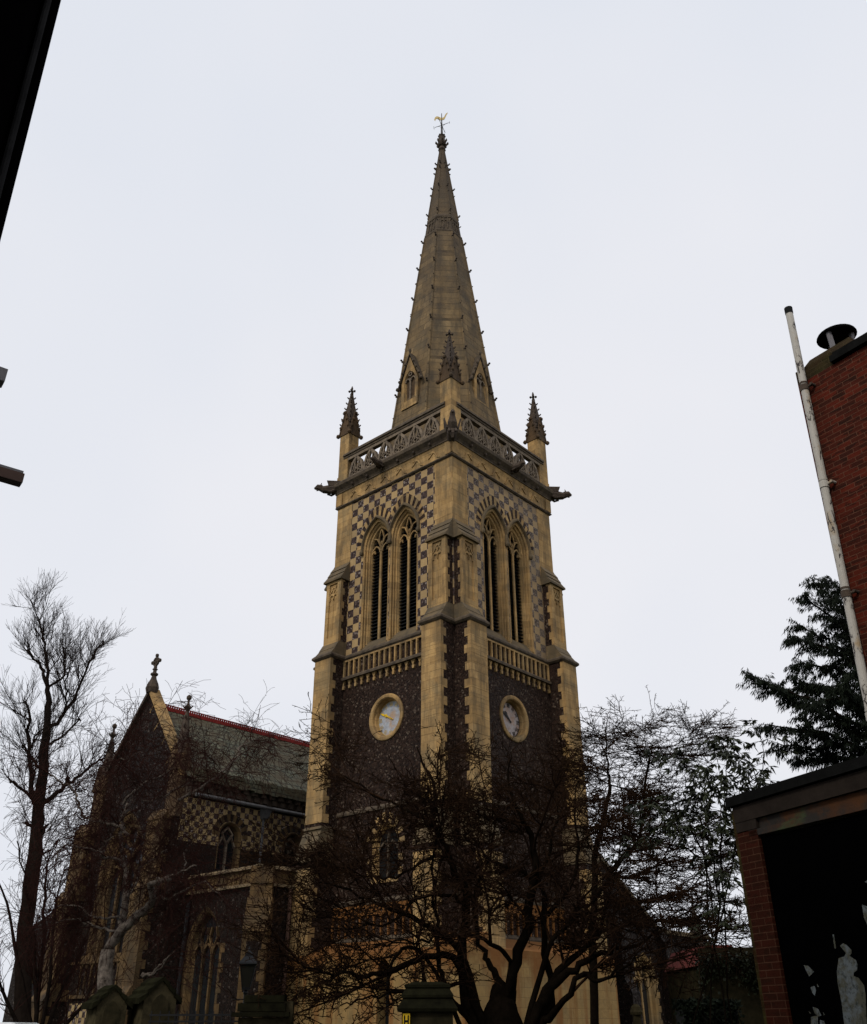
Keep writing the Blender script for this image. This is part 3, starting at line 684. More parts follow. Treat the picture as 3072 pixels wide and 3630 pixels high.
b = B(); b.lathe([(.14, 51.6), (.26, 51.75), (.2, 51.95), (.15, 52.05), (.25, 52.25), (.27, 52.45), (.21, 52.7), (.20, 53.0), (.25, 53.1), (.18, 53.2), (.08, 53.35)], SX, SY, 8)
for k in range(8):
    a = k*math.pi/4; ca, sa = math.cos(a), math.sin(a); b.tube([(SX+ca*.2, SY+sa*.2, 52.15), (SX+ca*.34, SY+sa*.34, 52.36), (SX+ca*.40, SY+sa*.40, 52.55)], [.08, .07, .04], 5); b.blob((SX+ca*.38, SY+sa*.38, 52.42), (.08, .08, .08), 5)
    b.blob((SX+ca*.2, SY+sa*.2, 53.12), (.07, .07, .08), 5)
b.build('finial', 'stone_dark', spire)
# lucarnes on the spire
def lucarne(F):
    c = T/2-.02; of = -1.10; hw = .58
    b = B(); op = arch(c, .38, 30.05, 31.35, 1.7, 7)
    b.panel([(c-hw, 29.6), (c+hw, 29.6), (c+hw, 31.3), (c, 32.9), (c-hw, 31.3)], [op], F, of)
    loft_path(b, [(op, of), (arch(c, .33, 30.05, 31.35, 1.7, 7), of-.14)], F)
    for sg in (-1, 1): b.face(F(c+sg*hw, of, 29.6), F(c+sg*hw, of-.7, 29.6), F(c+sg*hw, of-.9, 31.35), F(c+sg*hw, of, 31.35))
    root = b.build('lucarne', 'stone', tower)
    r = B()
    for sg in (-1, 1):
        r.hexa([F(c+sg*.82, of+.05, 31.05), F(c+sg*.82, of-.8, 31.05), F(c, of-1.0, 33.05), F(c, of+.05, 33.05), F(c+sg*.82, of+.05, 31.16), F(c+sg*.82, of-.8, 31.16), F(c, of-1.0, 33.18), F(c, of+.05, 33.18)])
        for t in (.15, .4, .65): r.blob(F(c+sg*.82*(1-t), of+.04, 31.2+1.95*t), (.09, .09, .1), 5)
        r.blob(F(c+sg*.84, of+.02, 31.08), (.12, .12, .11))
    r.blob(F(c, of, 33.3), (.08, .08, .16)); r.build('lucarne_roof', 'stone_mould', root)
    t = B(); fbox(t, F, c-.04, c+.04, of-.13, of-.04, 30.05, 31.5)
    for sg in (-1, 1):
        ribbon(t, arch(c+sg*.19, .145, 31.3, 31.32, 1.4, 4)[1:-1], .03, F, of-.13, of-.04)
    ribbon(t, circ(c, 31.75, .11, 8)+[circ(c, 31.75, .11, 8)[0]], .03, F, of-.13, of-.04)
    t.build('tracery', 'stone_tracery', root)
    v = B(); v.panel(arch(c, .37, 30.0, 31.35, 1.7, 7), [], F, of-.15); v.build('dark_opening', 'stone_rust', root, normals=False)
for F in FACES: lucarne(F)
# weathervane
vane = B(); vane.tube([(SX, SY, 53.2), (SX, SY, 54.6), (SX, SY, 55.45)], [.085, .04, .022], 6); vane.lathe([(.02, 53.9), (.08, 53.97), (.02, 54.05)], SX, SY, 8)
vane = vane.build('weathervane', 'iron', tower)
b = B()
for k in range(4):
    a = R(20)+k*math.pi/2; ca, sa = math.cos(a), math.sin(a)
    b.tube([(SX, SY, 54.25), (SX+ca*.5, SY+sa*.5, 54.25)], .018, 5); b.tube([(SX, SY, 54.05), (SX+ca*.25, SY+sa*.25, 54.24)], .012, 5)
    q = (SX+ca*.56, SY+sa*.56)
    for dz in ((-.09, .09),): b.tube([(q[0], q[1], 54.25+dz[0]), (q[0], q[1], 54.25+dz[1])], .014, 5); b.tube([(q[0]-sa*.05, q[1]+ca*.05, 54.34), (q[0]+sa*.05, q[1]-ca*.05, 54.16)], .012, 5)
b.build('direction_arm', 'iron', vane)
ca, sa = math.cos(R(-49)), math.sin(R(-49))
G = lambda u, o, z: (SX+ca*u-sa*o, SY+sa*u+ca*o, z)
b = B(); b.prism([(.08, 54.78), (.2, 54.86), (.24, 55.0), (.3, 55.2), (.42, 55.52), (.3, 55.42), (.22, 55.24), (.16, 55.05), (.02, 54.98), (-.1, 55.02), (-.22, 55.12), (-.36, 55.13), (-.46, 55.0), (-.5, 54.8), (-.44, 54.68), (-.4, 54.84), (-.34, 54.93), (-.26, 54.9), (-.18, 54.8), (-.04, 54.74)], G, -.02, .02)
b.build('cockerel', 'gold', vane)

# ------------------------------------------------------------------ church nave and aisles (same axes as the tower)
nave = empty('church_nave', (0, 0, 0), ROT, 'gabled flint church nave with mossy slate roof and red ridge crest, left of the tower', 'church')
GA = -4.0; NB0, NB1, NBR = 12.4, 19.4, 15.9; EZ, RZ = 11.25, 15.1; AX1 = 26.0
GW = lambda u, o, z: (GA-o, u, z)            # gable wall, u runs along local y
CW = lambda u, o, z: (u, NB0-o, z)           # clerestory wall
b = B(); win = arch(16.2, 1.75, 4.3, 7.6, 1.6, 10)
b.panel([(NB0, 0), (NB1, 0), (NB1, 11.3), (NBR, 15.75), (NB0, 11.3)], [win], GW); tag(b.build('gable_wall', 'flint_nave_shade', nave, normals=False), 'dark flint gable wall')
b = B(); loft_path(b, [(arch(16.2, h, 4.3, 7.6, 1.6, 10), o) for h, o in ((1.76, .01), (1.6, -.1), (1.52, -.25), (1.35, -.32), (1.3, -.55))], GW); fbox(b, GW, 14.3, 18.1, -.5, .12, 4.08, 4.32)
gw = b.build('gable_window', 'stone_nave_shade', nave)
b = B(); b.panel(arch(16.2, 1.34, 4.3, 7.6, 1.6, 10), [], GW, -.5); b.build('pane', 'glass', gw, normals=False)
b = B()
for u in (15.55, 16.2, 16.85): fbox(b, GW, u-.08, u+.08, -.48, -.36, 4.3, 7.8)
for u in (15.22, 15.87, 16.52, 17.17): ribbon(b, arch(u, .27, 7.5, 7.6, 1.4, 4)[1:-1], .05, GW, -.48, -.36)
for s in (-1, 1): ribbon(b, arch(16.2+s*.65, .6, 7.8, 7.85, 1.4, 6)[1:-1], .06, GW, -.48, -.36)
ribbon(b, circ(16.2, 9.15, .42, 12)+[circ(16.2, 9.15, .42, 12)[0]], .06, GW, -.48, -.36); b.build('mullion', 'stone_nave_shade', gw)
b = B()                                       # blind panelling and string below the gable window
for k in range(9):
    u = 14.7+k*.42; fbox(b, GW, u-.03, u+.03, 0, .07, 2.85, 3.85); ribbon(b, arch(u+.21, .18, 3.75, 3.8, 1.3, 4)[1:-1], .035, GW, 0, .07)
fbox(b, GW, 14.4, 18.6, 0, .1, 2.68, 2.82); fbox(b, GW, 13.0, 19.2, 0, .12, 4.0, 4.1); b.build('blind_panel', 'stone_nave_shade', nave)
b = B(); fbox(b, GW, 15, 18.6, 0, .012, 1.5, 2.5); b.build('chequer_band', 'chequer_nave', nave)
for s in (-1, 1):                             # gable coping
    b = B()
    e0, e1 = NBR+s*(NBR-NB0+.05), NBR
    for o0, o1, dz0, dz1 in ((-.42, .16, .02, .26),):
        b.hexa([(GA-o1, e0, 11.2+dz0), (GA-o0, e0, 11.2+dz0), (GA-o0, e1, 15.7+dz0), (GA-o1, e1, 15.7+dz0), (GA-o1, e0, 11.2+dz1), (GA-o0, e0, 11.2+dz1), (GA-o0, e1, 15.7+dz1), (GA-o1, e1, 15.7+dz1)])
    for k in range(5 if s < 0 else 0):        # long and short stones under the coping
        t = (k+.35)/5; y = e0+(e1-e0)*t; z = 11.2+4.5*t; w = .55 if k % 2 else .3
        b.prism([(y, z-.02), (y-s*w*.9, z-w*.95), (y-s*w*.9-s*.0, z-w*.3-.35), (y-s*.32, z-.42)], GW, -.02, .015)
    b.build('gable_coping', 'stone' if s < 0 else 'stone_dark', nave)
b = B()
b.lathe([(.26, 15.7), (.33, 15.95), (.27, 16.15), (.15, 16.4), (.11, 16.55), (.19, 16.62), (.19, 16.68), (.09, 16.74), (.09, 16.85), (.14, 16.9), (.07, 16.97)], GA-.0, NBR, 8)
CX = lambda u, o, z: (GA-o, NBR+u, z)
b.tube([CX(0, 0, 16.9), CX(0, 0, 17.62)], .06, 6); b.tube([CX(-.3, 0, 17.3), CX(.3, 0, 17.3)], .06, 6); ribbon(b, circ(0, 17.3, .2, 12)+[circ(0, 17.3, .2, 12)[0]], .035, CX, -.05, .05)
for u, z in ((.3, 17.3), (-.3, 17.3), (0, 17.62), (0, 17.02)): b.blob(CX(u, 0, z), (.1, .1, .1))
b.build('cross_finial', 'stone_dark', nave)
b = B()                                       # roof
b.face((GA+.1, NB0-.35, EZ-.1), (AX1, NB0-.35, EZ-.1), (AX1, NBR, RZ), (GA+.1, NBR, RZ)); b.face((GA+.1, NB1+.35, EZ-.1), (AX1, NB1+.35, EZ-.1), (AX1, NBR, RZ), (GA+.1, NBR, RZ))
roof = b.build('roof', 'slate', nave)
rb = random.Random(4); b = B()
for row in range(3):                          # uneven courses of thick stone slates at the eaves
    x = GA+.5
    while x < 7:
        w = rb.uniform(.25, .55); dz = rb.uniform(-.05, .05); y = NB0-.42+row*.17; z = EZ-.15+row*.2+dz
        b.box(x, x+w-.02, y-.05, y+.34, z-.05, z+.10+rb.uniform(0, .05)); x += w
b.build('eaves_slate', 'slate', roof)
b = B()
for row, (dy, dz) in enumerate(((-.34, 10.98), (-.24, 10.74))):   # dark corbels under the eaves
    x = GA+.6+row*.2
    while x < 7: b.box(x, x+.26, NB0+dy, NB0, dz-.1, dz+.14); x += .52
b.box(GA+.3, 8, NB0-.12, NB0, 10.45, 11.15); b.build('eaves_corbel_and_shade', 'stone_dark', nave)  # dark band behind the corbels stands in for the eaves' shadow
b = B(); b.box(GA+.1, AX1, NBR-.09, NBR+.09, RZ-.06, RZ+.12)
x = GA+.2
while x < 12: b.box(x, x+.07, NBR-.03, NBR+.03, RZ+.12, RZ+.22); x += .13
b.box(GA+.1, AX1, NBR-.035, NBR+.035, RZ+.22, RZ+.26); b.build('ridge_crest', 'terracotta', roof)
WN = (-1.1, 2.55)
b = B(); b.panel([(GA, 0), (AX1, 0), (AX1, 11.1), (GA, 11.1)], [arch(c, .62, 7.6, 9.0, 1.0, 8) for c in WN], CW); b.build('clerestory_wall', 'flint_nave_shade', nave, normals=False)
b2 = B(); outer = [(GA+.2, 8.55)]
for c in WN: outer += [(c-.625, 8.55)]+[(c+.625*math.cos(math.pi-i*math.pi/8), 9.0+.625*math.sin(math.pi-i*math.pi/8)) for i in range(0, 9)]+[(c+.625, 8.55)]
outer += [(7.6, 8.55), (7.6, 10.38), (GA+.2, 10.38)]
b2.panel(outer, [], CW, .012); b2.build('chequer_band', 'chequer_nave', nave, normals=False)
for c in WN:
    b = B(); loft_path(b, [(arch(c, h, 7.6, 9.0, 1.0, 10), o) for h, o in ((.64, .02), (.60, .03), (.52, -.06), (.46, -.3))], CW); w = b.build('clerestory_window', 'stone_nave_shade', nave)
    b = B(); b.panel(arch(c, .5, 7.6, 9.0, 1.0, 10), [], CW, -.28); b.build('pane', 'glass', w, normals=False)
    b = B(); ribbon(b, [(c, 7.6), (c, 8.7)], .045, CW, -.27, -.17)
    for s in (-1, 1): ribbon(b, [(c+s*.46, 8.6), (c+s*.22, 9.05), (c, 8.7)], .04, CW, -.27, -.17); ribbon(b, [(c, 8.7), (c+s*.28, 9.15), (c, 9.44)], .04, CW, -.27, -.17)
    b.build('mullion', 'stone_tracery', w)
    st, fl = B(), B()
    for k in range(15):
        t0, t1 = math.pi*k/15, math.pi*(k+1)/15
        q = [(c+r*math.cos(t), 9.0+r*math.sin(t)) for r, t in ((.67, t0), (.67, t1), (.98, t1), (.98, t0))]
        (fl if k % 2 else st).prism(q, CW, 0, .024)
    st.build('voussoir', 'stone_nave_shade', w); fl.build('voussoir', 'flint_nave_shade', w)
def gutter(path, r, mat, name='gutter'):
    b = B(); b.tube(path, r, 8); return b.build(name, mat, nave)
gutter([(GA+.6, NB0-.42, 10.44), (8, NB0-.42, 10.44)], .085, 'lead')
b = B(); b.hexa([(.5, NB0-.3, 10.0), (.75, NB0-.3, 10.0), (.75, NB0-.02, 10.0), (.5, NB0-.02, 10.0), (.42, NB0-.5, 10.5), (.83, NB0-.5, 10.5), (.83, NB0-.02, 10.5), (.42, NB0-.02, 10.5)]); b.tube([(.62, NB0-.1, 10.1), (.62, NB0-.1, 7.3)], .055, 8); b.build('downpipe', 'lead', nave)
def spike(cx, cy, z0, z1, z2, w, shaft='stone_rust'):   # an octagonal pinnacle with gabled shaft
    b = B(); b.lathe([(w, z0), (w, z1)], cx, cy, 8, math.pi/8); root = b.build('pinnacle', shaft, nave)
    g = B()
    for k in range(4):
        a = k*math.pi/2+math.pi; ca, sa = math.cos(a), math.sin(a); G = lambda u, o, z, ca=ca, sa=sa: (cx+ca*(w*.9+o)-sa*u, cy+sa*(w*.9+o)+ca*u, z)
        g.prism([(-w*.75, z1-.75), (w*.75, z1-.75), (.02, z1+.45), (-.02, z1+.45)], G, -.2, .06)
    g.build('gablet', shaft, root)
    s = B(); s.lathe([(w*.85, z1-.1), (w*.3, z1+(z2-z1)*.62), (.06, z1+(z2-z1)*.72), (.17, z1+(z2-z1)*.77), (.17, z1+(z2-z1)*.79), (.06, z1+(z2-z1)*.83), (.05, z1+(z2-z1)*.9), (.12, z1+(z2-z1)*.93), (.12, z1+(z2-z1)*.97), (.03, z2)], cx, cy, 8)
    for k in range(4):
        a = k*math.pi/2+math.pi/4; d = (math.cos(a), math.sin(a), .1)
        for t in (.12, .28, .45, .6): crocket(s, (cx+d[0]*w*.85*(1-t*1.1), cy+d[1]*w*.85*(1-t*1.1), z1+(z2-z1)*t), d, .12)
        crocket(s, (cx+d[0]*.1, cy+d[1]*.1, z1+(z2-z1)*.78), d, .12)
    s.build('spirelet', 'stone_dark', root)
spike(GA+.1, 12.75, 9.5, 12.2, 14.95, .42); spike(GA+.1, 19.05, 9.5, 12.2, 14.85, .42)
def nave_buttress(y0, y1, steps, mat='stone_nave_shade'):
    b = B(); q = B()
    for z0, z1, p in steps:
        q.box(GA-p+.02, GA, y0+.02, y1-.02, z0, z1); z = z0; k = 0
        while z < z1-.05:
            ze = min(z+.34, z1); d = .42 if k % 2 else .22; b.box(GA-p-.012, GA-p+d, y0-.008, y1+.008, z, ze-.008); z += .34; k += 1
        b.hexa([(GA-p-.06, y0-.04, z1-.02), (GA, y0-.04, z1-.02), (GA, y1+.04, z1-.02), (GA-p-.06, y1+.04, z1-.02), (GA-p+.22, y0-.03, z1+.42), (GA, y0-.03, z1+.42), (GA, y1+.03, z1+.42), (GA-p+.22, y1+.03, z1+.42)])
    r = q.build('buttress', 'flint_nave_shade', nave); b.build('stone_face', mat, r)
nave_buttress(12.6, 13.75, ((0, 2.6, 1.1), (2.6, 6.6, .8), (6.6, 9.4, .5))); nave_buttress(18.9, 20.0, ((0, 2.6, 1.1), (2.6, 6.6, .8), (6.6, 9.6, .45)))
# south aisle west end, its parapet and diagonal buttress
AA, AB = -2.85, 7.6
AW = lambda u, o, z: (AA-o, u, z); SW = lambda u, o, z: (u, AB-o, z)
b = B(); aw = arch(11.05, 1.15, 1.0, 4.2, 1.6, 9); b.panel([(AB, 0), (NB0, 0), (NB0, 6.5), (AB, 6.5)], [aw], AW); tag(b.build('aisle_wall', 'flint_nave_shade', nave, normals=False), 'dark flint west wall of the aisle')
b = B(); b.face(SW(AA, 0, 0), SW(.3, 0, 0), SW(.3, 0, 6.5), SW(AA, 0, 6.5)); b.build('aisle_wall', 'flint_nave_shade', nave, normals=False)
b = B(); loft_path(b, [(arch(11.05, h, 1.0, 4.2, 1.6, 9), o) for h, o in ((1.16, .012), (1.02, -.1), (.96, -.28), (.9, -.4))], AW)
rb = random.Random(8); z = 1.0
while z < 4.2:
    w = .32 if int(z/.35) % 2 else .14
    for s in (-1, 1):
        a0, a1 = sorted((11.05+s*1.16, 11.05+s*(1.16+w))); fbox(b, AW, a0, a1, -.02, .014, z, z+.34)
    z += .35
w = b.build('aisle_window', 'stone_nave_shade', nave)
b = B(); b.panel(arch(11.05, .93, 1.0, 4.2, 1.6, 9), [], AW, -.36); b.build('pane', 'glass', w, normals=False)
b = B()
for u in (10.75, 11.35): fbox(b, AW, u-.045, u+.045, -.35, -.24, 1.0, 4.35)
for u in (10.45, 11.05, 11.65): ribbon(b, arch(u, .27, 4.1, 4.15, 1.5, 5)[1:-1], .04, AW, -.35, -.24)
for u in (10.75, 11.35): ribbon(b, [(u, 4.3), (u+.25, 4.75), (u+.15, 5.15)], .035, AW, -.35, -.24); ribbon(b, [(u, 4.3), (u-.25, 4.75), (u-.15, 5.15)], .035, AW, -.35, -.24)
b.build('mullion', 'stone_nave_shade', w)
b = B()
for F, u0, u1 in ((AW, AB-.1, NB0), (SW, AA-.1, .25)):
    fbox(b, F, u0, u1, -.25, .05, 6.55, 7.05)
    u = u0+.25
    while u < u1-.3:
        ribbon(b, [(u, 6.62), (u+.14, 6.98), (u+.28, 6.62)], .035, F, .04, .09); u += .3
par = b.build('aisle_parapet', 'stone_nave_shade', nave)
b = B()
for F, u0, u1 in ((AW, AB-.22, NB0), (SW, AA-.22, .3)):
    fbox(b, F, u0, u1, -.3, .22, 7.05, 7.2, -.2, .1); fbox(b, F, u0, u1, -.25, .16, 6.43, 6.55, -.25, .08)
b.build('coping', 'stone_weather', par)
b = B(); b.face((AA+.3, AB+.2, 6.5), (30, AB+.2, 6.5), (30, NB0, 7.3), (AA+.3, NB0, 7.3)); b.build('aisle_roof', 'felt', nave)
rt2 = 1/math.sqrt(2)
DG = lambda u, o, z: (AA-rt2*o+rt2*u, AB-rt2*o-rt2*u, z)     # diagonal buttress at the corner
b = B(); st = B(); hw = .44
fbox(b, DG, -hw, hw, -.3, .95, 0, 4.7)
z = 0; k = 0
while z < 4.6:
    d = .26 if k % 2 else .15
    for s in (-1, 1):
        a0, a1 = sorted((s*hw*1.02, s*(hw-d))); fbox(st, DG, a0, a1, .4, .965, z, z+.33)
    z += .34; k += 1
fbox(st, DG, -hw-.01, hw+.01, -.3, .965, 4.4, 4.72)
for k in range(6):
    p = .97-k*.12; fbox(st, DG, -hw-.03, hw+.03, -.3, p+.06, 4.72+k*.21, 4.72+(k+1)*.21-.012, -.3, p-.05)
fbox(st, DG, -hw+.02, hw-.02, -.3, .2, 5.9, 6.5); fbox(st, DG, -hw, hw, -.3, .28, 6.48, 7.1)
r = b.build('diagonal_buttress', 'flint_nave_shade', nave); st.build('stone_face', 'stone_nave_shade', r)
for pts, mt in (([(-1.5, AB-.12, 6.4), (-1.5, AB-.12, 0)], 'brown'),): gutter(pts, .075, mt, 'downpipe')
gutter([(AA-.12, 12.2, 6.2), (AA-.12, 12.2, 0)], .09, 'iron', 'downpipe')
# aisle east of the tower
b = B(); EW = (25.6, 29.9)
b.panel([(7.4, 0), (34, 0), (34, 6.5), (27.2, 6.9), (20.6, 10.9), (7.4, 10.9)], [arch(c, 1.12, 1.2, 3.7, 1.6, 9) for c in EW], SW); tag(b.build('aisle_wall', 'flint_nave_shade', nave, normals=False), 'dark flint aisle wall right of the tower')
b = B(); b.hexa([SW(20.5, -.3, 10.85), SW(27.4, -.3, 6.75), SW(27.4, .12, 6.75), SW(20.5, .12, 10.85), SW(20.5, -.3, 11.1), SW(27.4, -.3, 7.0), SW(27.4, .12, 7.0), SW(20.5, .12, 11.1)]); fbox(b, SW, 27.3, 34.2, -.3, .12, 6.5, 6.75); b.build('aisle_coping', 'stone_weather', nave)
for c in EW:
    b = B(); loft_path(b, [(arch(c, h, 1.2, 3.7, 1.6, 9), o) for h, o in ((1.13, .01), (.98, -.08), (.9, -.26), (.78, -.32), (.74, -.5))], SW)
    z = 1.2; k = 0
    while z < 4.9:
        wd = .3 if k % 2 else .14
        for s in (-1, 1):
            dx = 0 if z < 3.7 else (z-3.7)*.42
            a0, a1 = sorted((c+s*(1.14-dx), c+s*(1.14-dx+wd))); fbox(b, SW, a0, a1, -.02, .016, z, z+.33)
        z += .36; k += 1
    w = b.build('aisle_window', 'stone', nave)
    b = B(); b.panel(arch(c, .78, 1.2, 3.7, 1.6, 9), [], SW, -.46); b.build('pane', 'glass', w, normals=False)
    b = B()
    fbox(b, SW, c-.07, c+.07, -.45, -.32, 1.2, 4.0)
    for s in (-1, 1): ribbon(b, arch(c+s*.38, .33, 3.55, 3.6, 1.5, 5)[1:-1], .05, SW, -.45, -.32); ribbon(b, [(c, 3.9), (c+s*.25, 4.5), (c, 4.9)], .05, SW, -.45, -.32)
    b.build('mullion', 'stone', w)
for a0, zt in ((22.4, 7.2), (27.4, 6.6), (32.0, 6.6)):
    b = B(); b.box(a0, a0+.85, AB-.95, AB, 0, 3.2); b.hexa([(a0, AB-.95, 3.2), (a0+.85, AB-.95, 3.2), (a0+.85, AB, 3.2), (a0, AB, 3.2), (a0, AB-.55, 3.9), (a0+.85, AB-.55, 3.9), (a0+.85, AB, 3.9), (a0, AB, 3.9)]); b.box(a0+.01, a0+.84, AB-.54, AB, 3.9, zt-.8)
    b.hexa([(a0, AB-.55, zt-.8), (a0+.85, AB-.55, zt-.8), (a0+.85, AB, zt-.8), (a0, AB, zt-.8), (a0, AB-.1, zt), (a0+.85, AB-.1, zt), (a0+.85, AB, zt), (a0, AB, zt)]); b.build('buttress', 'flint_nave_shade', nave)
spike(32.4, AB-.1, 5.5, 7.2, 9.0, .32, 'stone_dark')
# north aisle on the far left
NW = lambda u, o, z: (-3.5-o, u, z)
b = B(); b.panel([(19.4, 0), (25.5, 0), (25.5, 5.6), (19.4, 7.4)], [arch(23.5, .7, 1.2, 3.3, 1.6, 8)], NW); tag(b.build('aisle_wall', 'flint_nave_shade', nave, normals=False), 'dark flint aisle end wall left of the gable')
b = B(); loft_path(b, [(arch(23.5, h, 1.2, 3.3, 1.6, 8), o) for h, o in ((.71, .01), (.5, -.2), (.46, -.35))], NW); fbox(b, NW, 20.6, 21.5, 0, .5, 0, 5.2)
w = b.build('aisle_window', 'stone_nave_shade', nave)
b = B(); b.panel(arch(23.5, .5, 1.2, 3.3, 1.6, 8), [], NW, -.33); b.build('pane', 'glass', w, normals=False)

# ------------------------------------------------------------------ brick building on the right with its white pipe and cowl
ang = R(-36.0)
hi = empty('brick_building', (5.16, -23.55, 0), math.atan2(-math.cos(ang), -math.sin(ang)), 'dark red brick building with peeling white soil pipe at its corner', 'building')
def lean(b, k=.031, z0=10.8): b.v = [(x+k*(z-z0), y, z) for x, y, z in b.v]; return b
b = B(); b.box(0, 26, 0, 6, 0, 10.42); lean(b).build('wall', 'brick_hi', hi)  # unseen length behind the camera added to darken the lower right
b = B(); b.box(.62, 26.1, -.07, .4, 10.44, 10.55); b.box(.66, 26.05, -.03, .36, 10.55, 10.61); lean(b).build('coping', 'felt', hi)
b = B(); b.box(0.0, .62, .0, .6, 10.42, 10.66); b.loft([[(.02, .02, 10.60), (1.02, .02, 10.60), (1.02, .8, 10.60), (.02, .8, 10.60)], [(.2, .14, 10.84), (.90, .14, 10.84), (.90, .7, 10.84), (.2, .7, 10.84)], [(.28, .2, 10.89), (.84, .2, 10.89), (.84, .66, 10.89), (.28, .66, 10.89)]]); st = lean(b).build('chimney_stub', 'brick_dark', hi)
b = B(); cx, cy = .57, .42
b.lathe([(.03, 11.29), (.2, 11.27), (.295, 11.21), (.305, 11.19), (.29, 11.17), (.2, 11.18), (.03, 11.19)], cx, cy, 24); cw = lean(b).build('chimney_cowl', 'felt', st)
b = B()
for k in range(3):
    a = k*2*math.pi/3+.5; b.tube([(cx+.17*math.cos(a), cy+.17*math.sin(a), 10.80), (cx+.22*math.cos(a), cy+.22*math.sin(a), 11.20)], .045, 6)
lean(b).build('cowl_post', 'grey_steel', st)
pipe = B(); px = lambda z: .145+.040*(z-10.8)
pipe.tube([(px(z), -.085, z) for z in (0, 6.8, 8.5, 10.2, 11.72)], .057, 14); pp = pipe.build('soil_pipe', 'peel', hi)
b = B()
b.tube([(px(11.70), -.085, 11.70), (px(11.82), -.085, 11.82)], [.062, .064], 14); b.build('pipe_cap', 'dark_trim', pp)
for z in (5.1, 6.8, 8.52, 10.24):
    b = B(); b.tube([(px(z-.05), -.085, z-.05), (px(z+.05), -.085, z+.05)], .068, 14); b.tube([(px(z+.07), -.085, z+.07), (px(z+.10), -.085, z+.10)], .063, 14); b.tube([(px(z)+.05, -.08, z), (px(z)+.13, -.06, z+.01)], .022, 8); b.tube([(px(z)+.12, -.10, z+.01), (px(z)+.13, .0, z+.01)], .022, 8); b.build('pipe_bracket', 'stone_dark' if z in (10.24, 6.8) else 'peel', pp)

# ------------------------------------------------------------------ low brick garage in front of it
lo = empty('brick_garage', (3.04, -23.67, 0), math.atan2(-.9165, .4), 'low brick garage with rusty concrete lintel and black boarded opening', 'garage')
b = B(); b.box(0, .35, 0, .34, 0, 3.64); b.build('brick_pier', 'brick_lo', lo)
b = B(); b.box(-.07, -.004, .02, .32, 0, 3.92); b.build('side_pier', 'brick_moss', lo)
b = B(); b.box(.0, 4.2, -.01, .3, 3.76, 3.94); b.box(.0, .36, -.005, .3, 3.65, 3.757); l = b.build('lintel', 'concrete_plain', lo)
b = B(); b.box(.363, 4.2, .035, .3, 3.58, 3.757); b.hexa([(.2, .0, 3.575), (4.2, .0, 3.545), (4.2, .3, 3.545), (.2, .3, 3.575), (.2, .0, 3.645), (4.2, .0, 3.60), (4.2, .034, 3.60), (.2, .034, 3.645)]); b.build('rusty_beam', 'concrete', l)
b = B(); b.box(-.07, 4.3, -.05, 2.6, 3.955, 4.065); b.build('roof_slab', 'felt', lo)
b = B(); b.box(.352, 4.2, .04, .10, 0, 3.54); bd = b.build('black_board', 'board', lo)
b = B(); b.box(4.2, 4.6, 0, .34, 0, 3.94); b.build('brick_pier', 'brick_lo', lo)
b = B(); b.box(-.13, 4.6, 2.3, 2.5, 0, 3.94); b.build('rear_wall', 'brick_lo', lo)
PAPER = [[(1.23, 2.35), (1.28, 2.37), (1.32, 2.35), (1.37, 2.3), (1.36, 2.27), (1.33, 2.25), (1.4, 2.21), (1.41, 2.17), (1.39, 2.12), (1.34, 2.1), (1.33, 2.07), (1.39, 2.05), (1.44, 1.98), (1.43, 1.89), (1.37, 1.65), (1.08, 1.65), (1.1, 1.83), (1.1, 2.02), (1.12, 2.12), (1.18, 2.24), (1.26, 2.25), (1.29, 2.28)], [(0.67, 2.2), (0.73, 2.19), (0.8, 2.13), (0.72, 2.09), (0.69, 2.15)], [(0.71, 1.99), (0.77, 2.0), (0.78, 1.96), (0.75, 1.91), (0.72, 1.94)], [(0.81, 2.02), (0.83, 1.99), (0.81, 1.99)], [(0.69, 1.81), (0.76, 1.79), (0.79, 1.73), (0.75, 1.72), (0.7, 1.75)], [(0.62, 1.77), (0.65, 1.75), (0.63, 1.75)], [(0.64, 1.72), (0.74, 1.73), (0.72, 1.65), (0.62, 1.65)], [(0.76, 1.69), (0.81, 1.68), (0.82, 1.65), (0.75, 1.65)], [(0.82, 1.76), (0.84, 1.74), (0.83, 1.73)], [(1.63, 2.7), (1.71, 2.67), (1.65, 2.49), (1.62, 2.58)], [(1.73, 2.9), (1.78, 2.92), (1.77, 2.88)], [(1.16, 2.46), (1.18, 2.46), (1.17, 2.33), (1.15, 2.33)]]
for p in PAPER:
    q = B(); q.prism(p, lambda u, o, z: (u, .04-o, z), .001, .004); q.build('torn_paper', 'paper', bd)
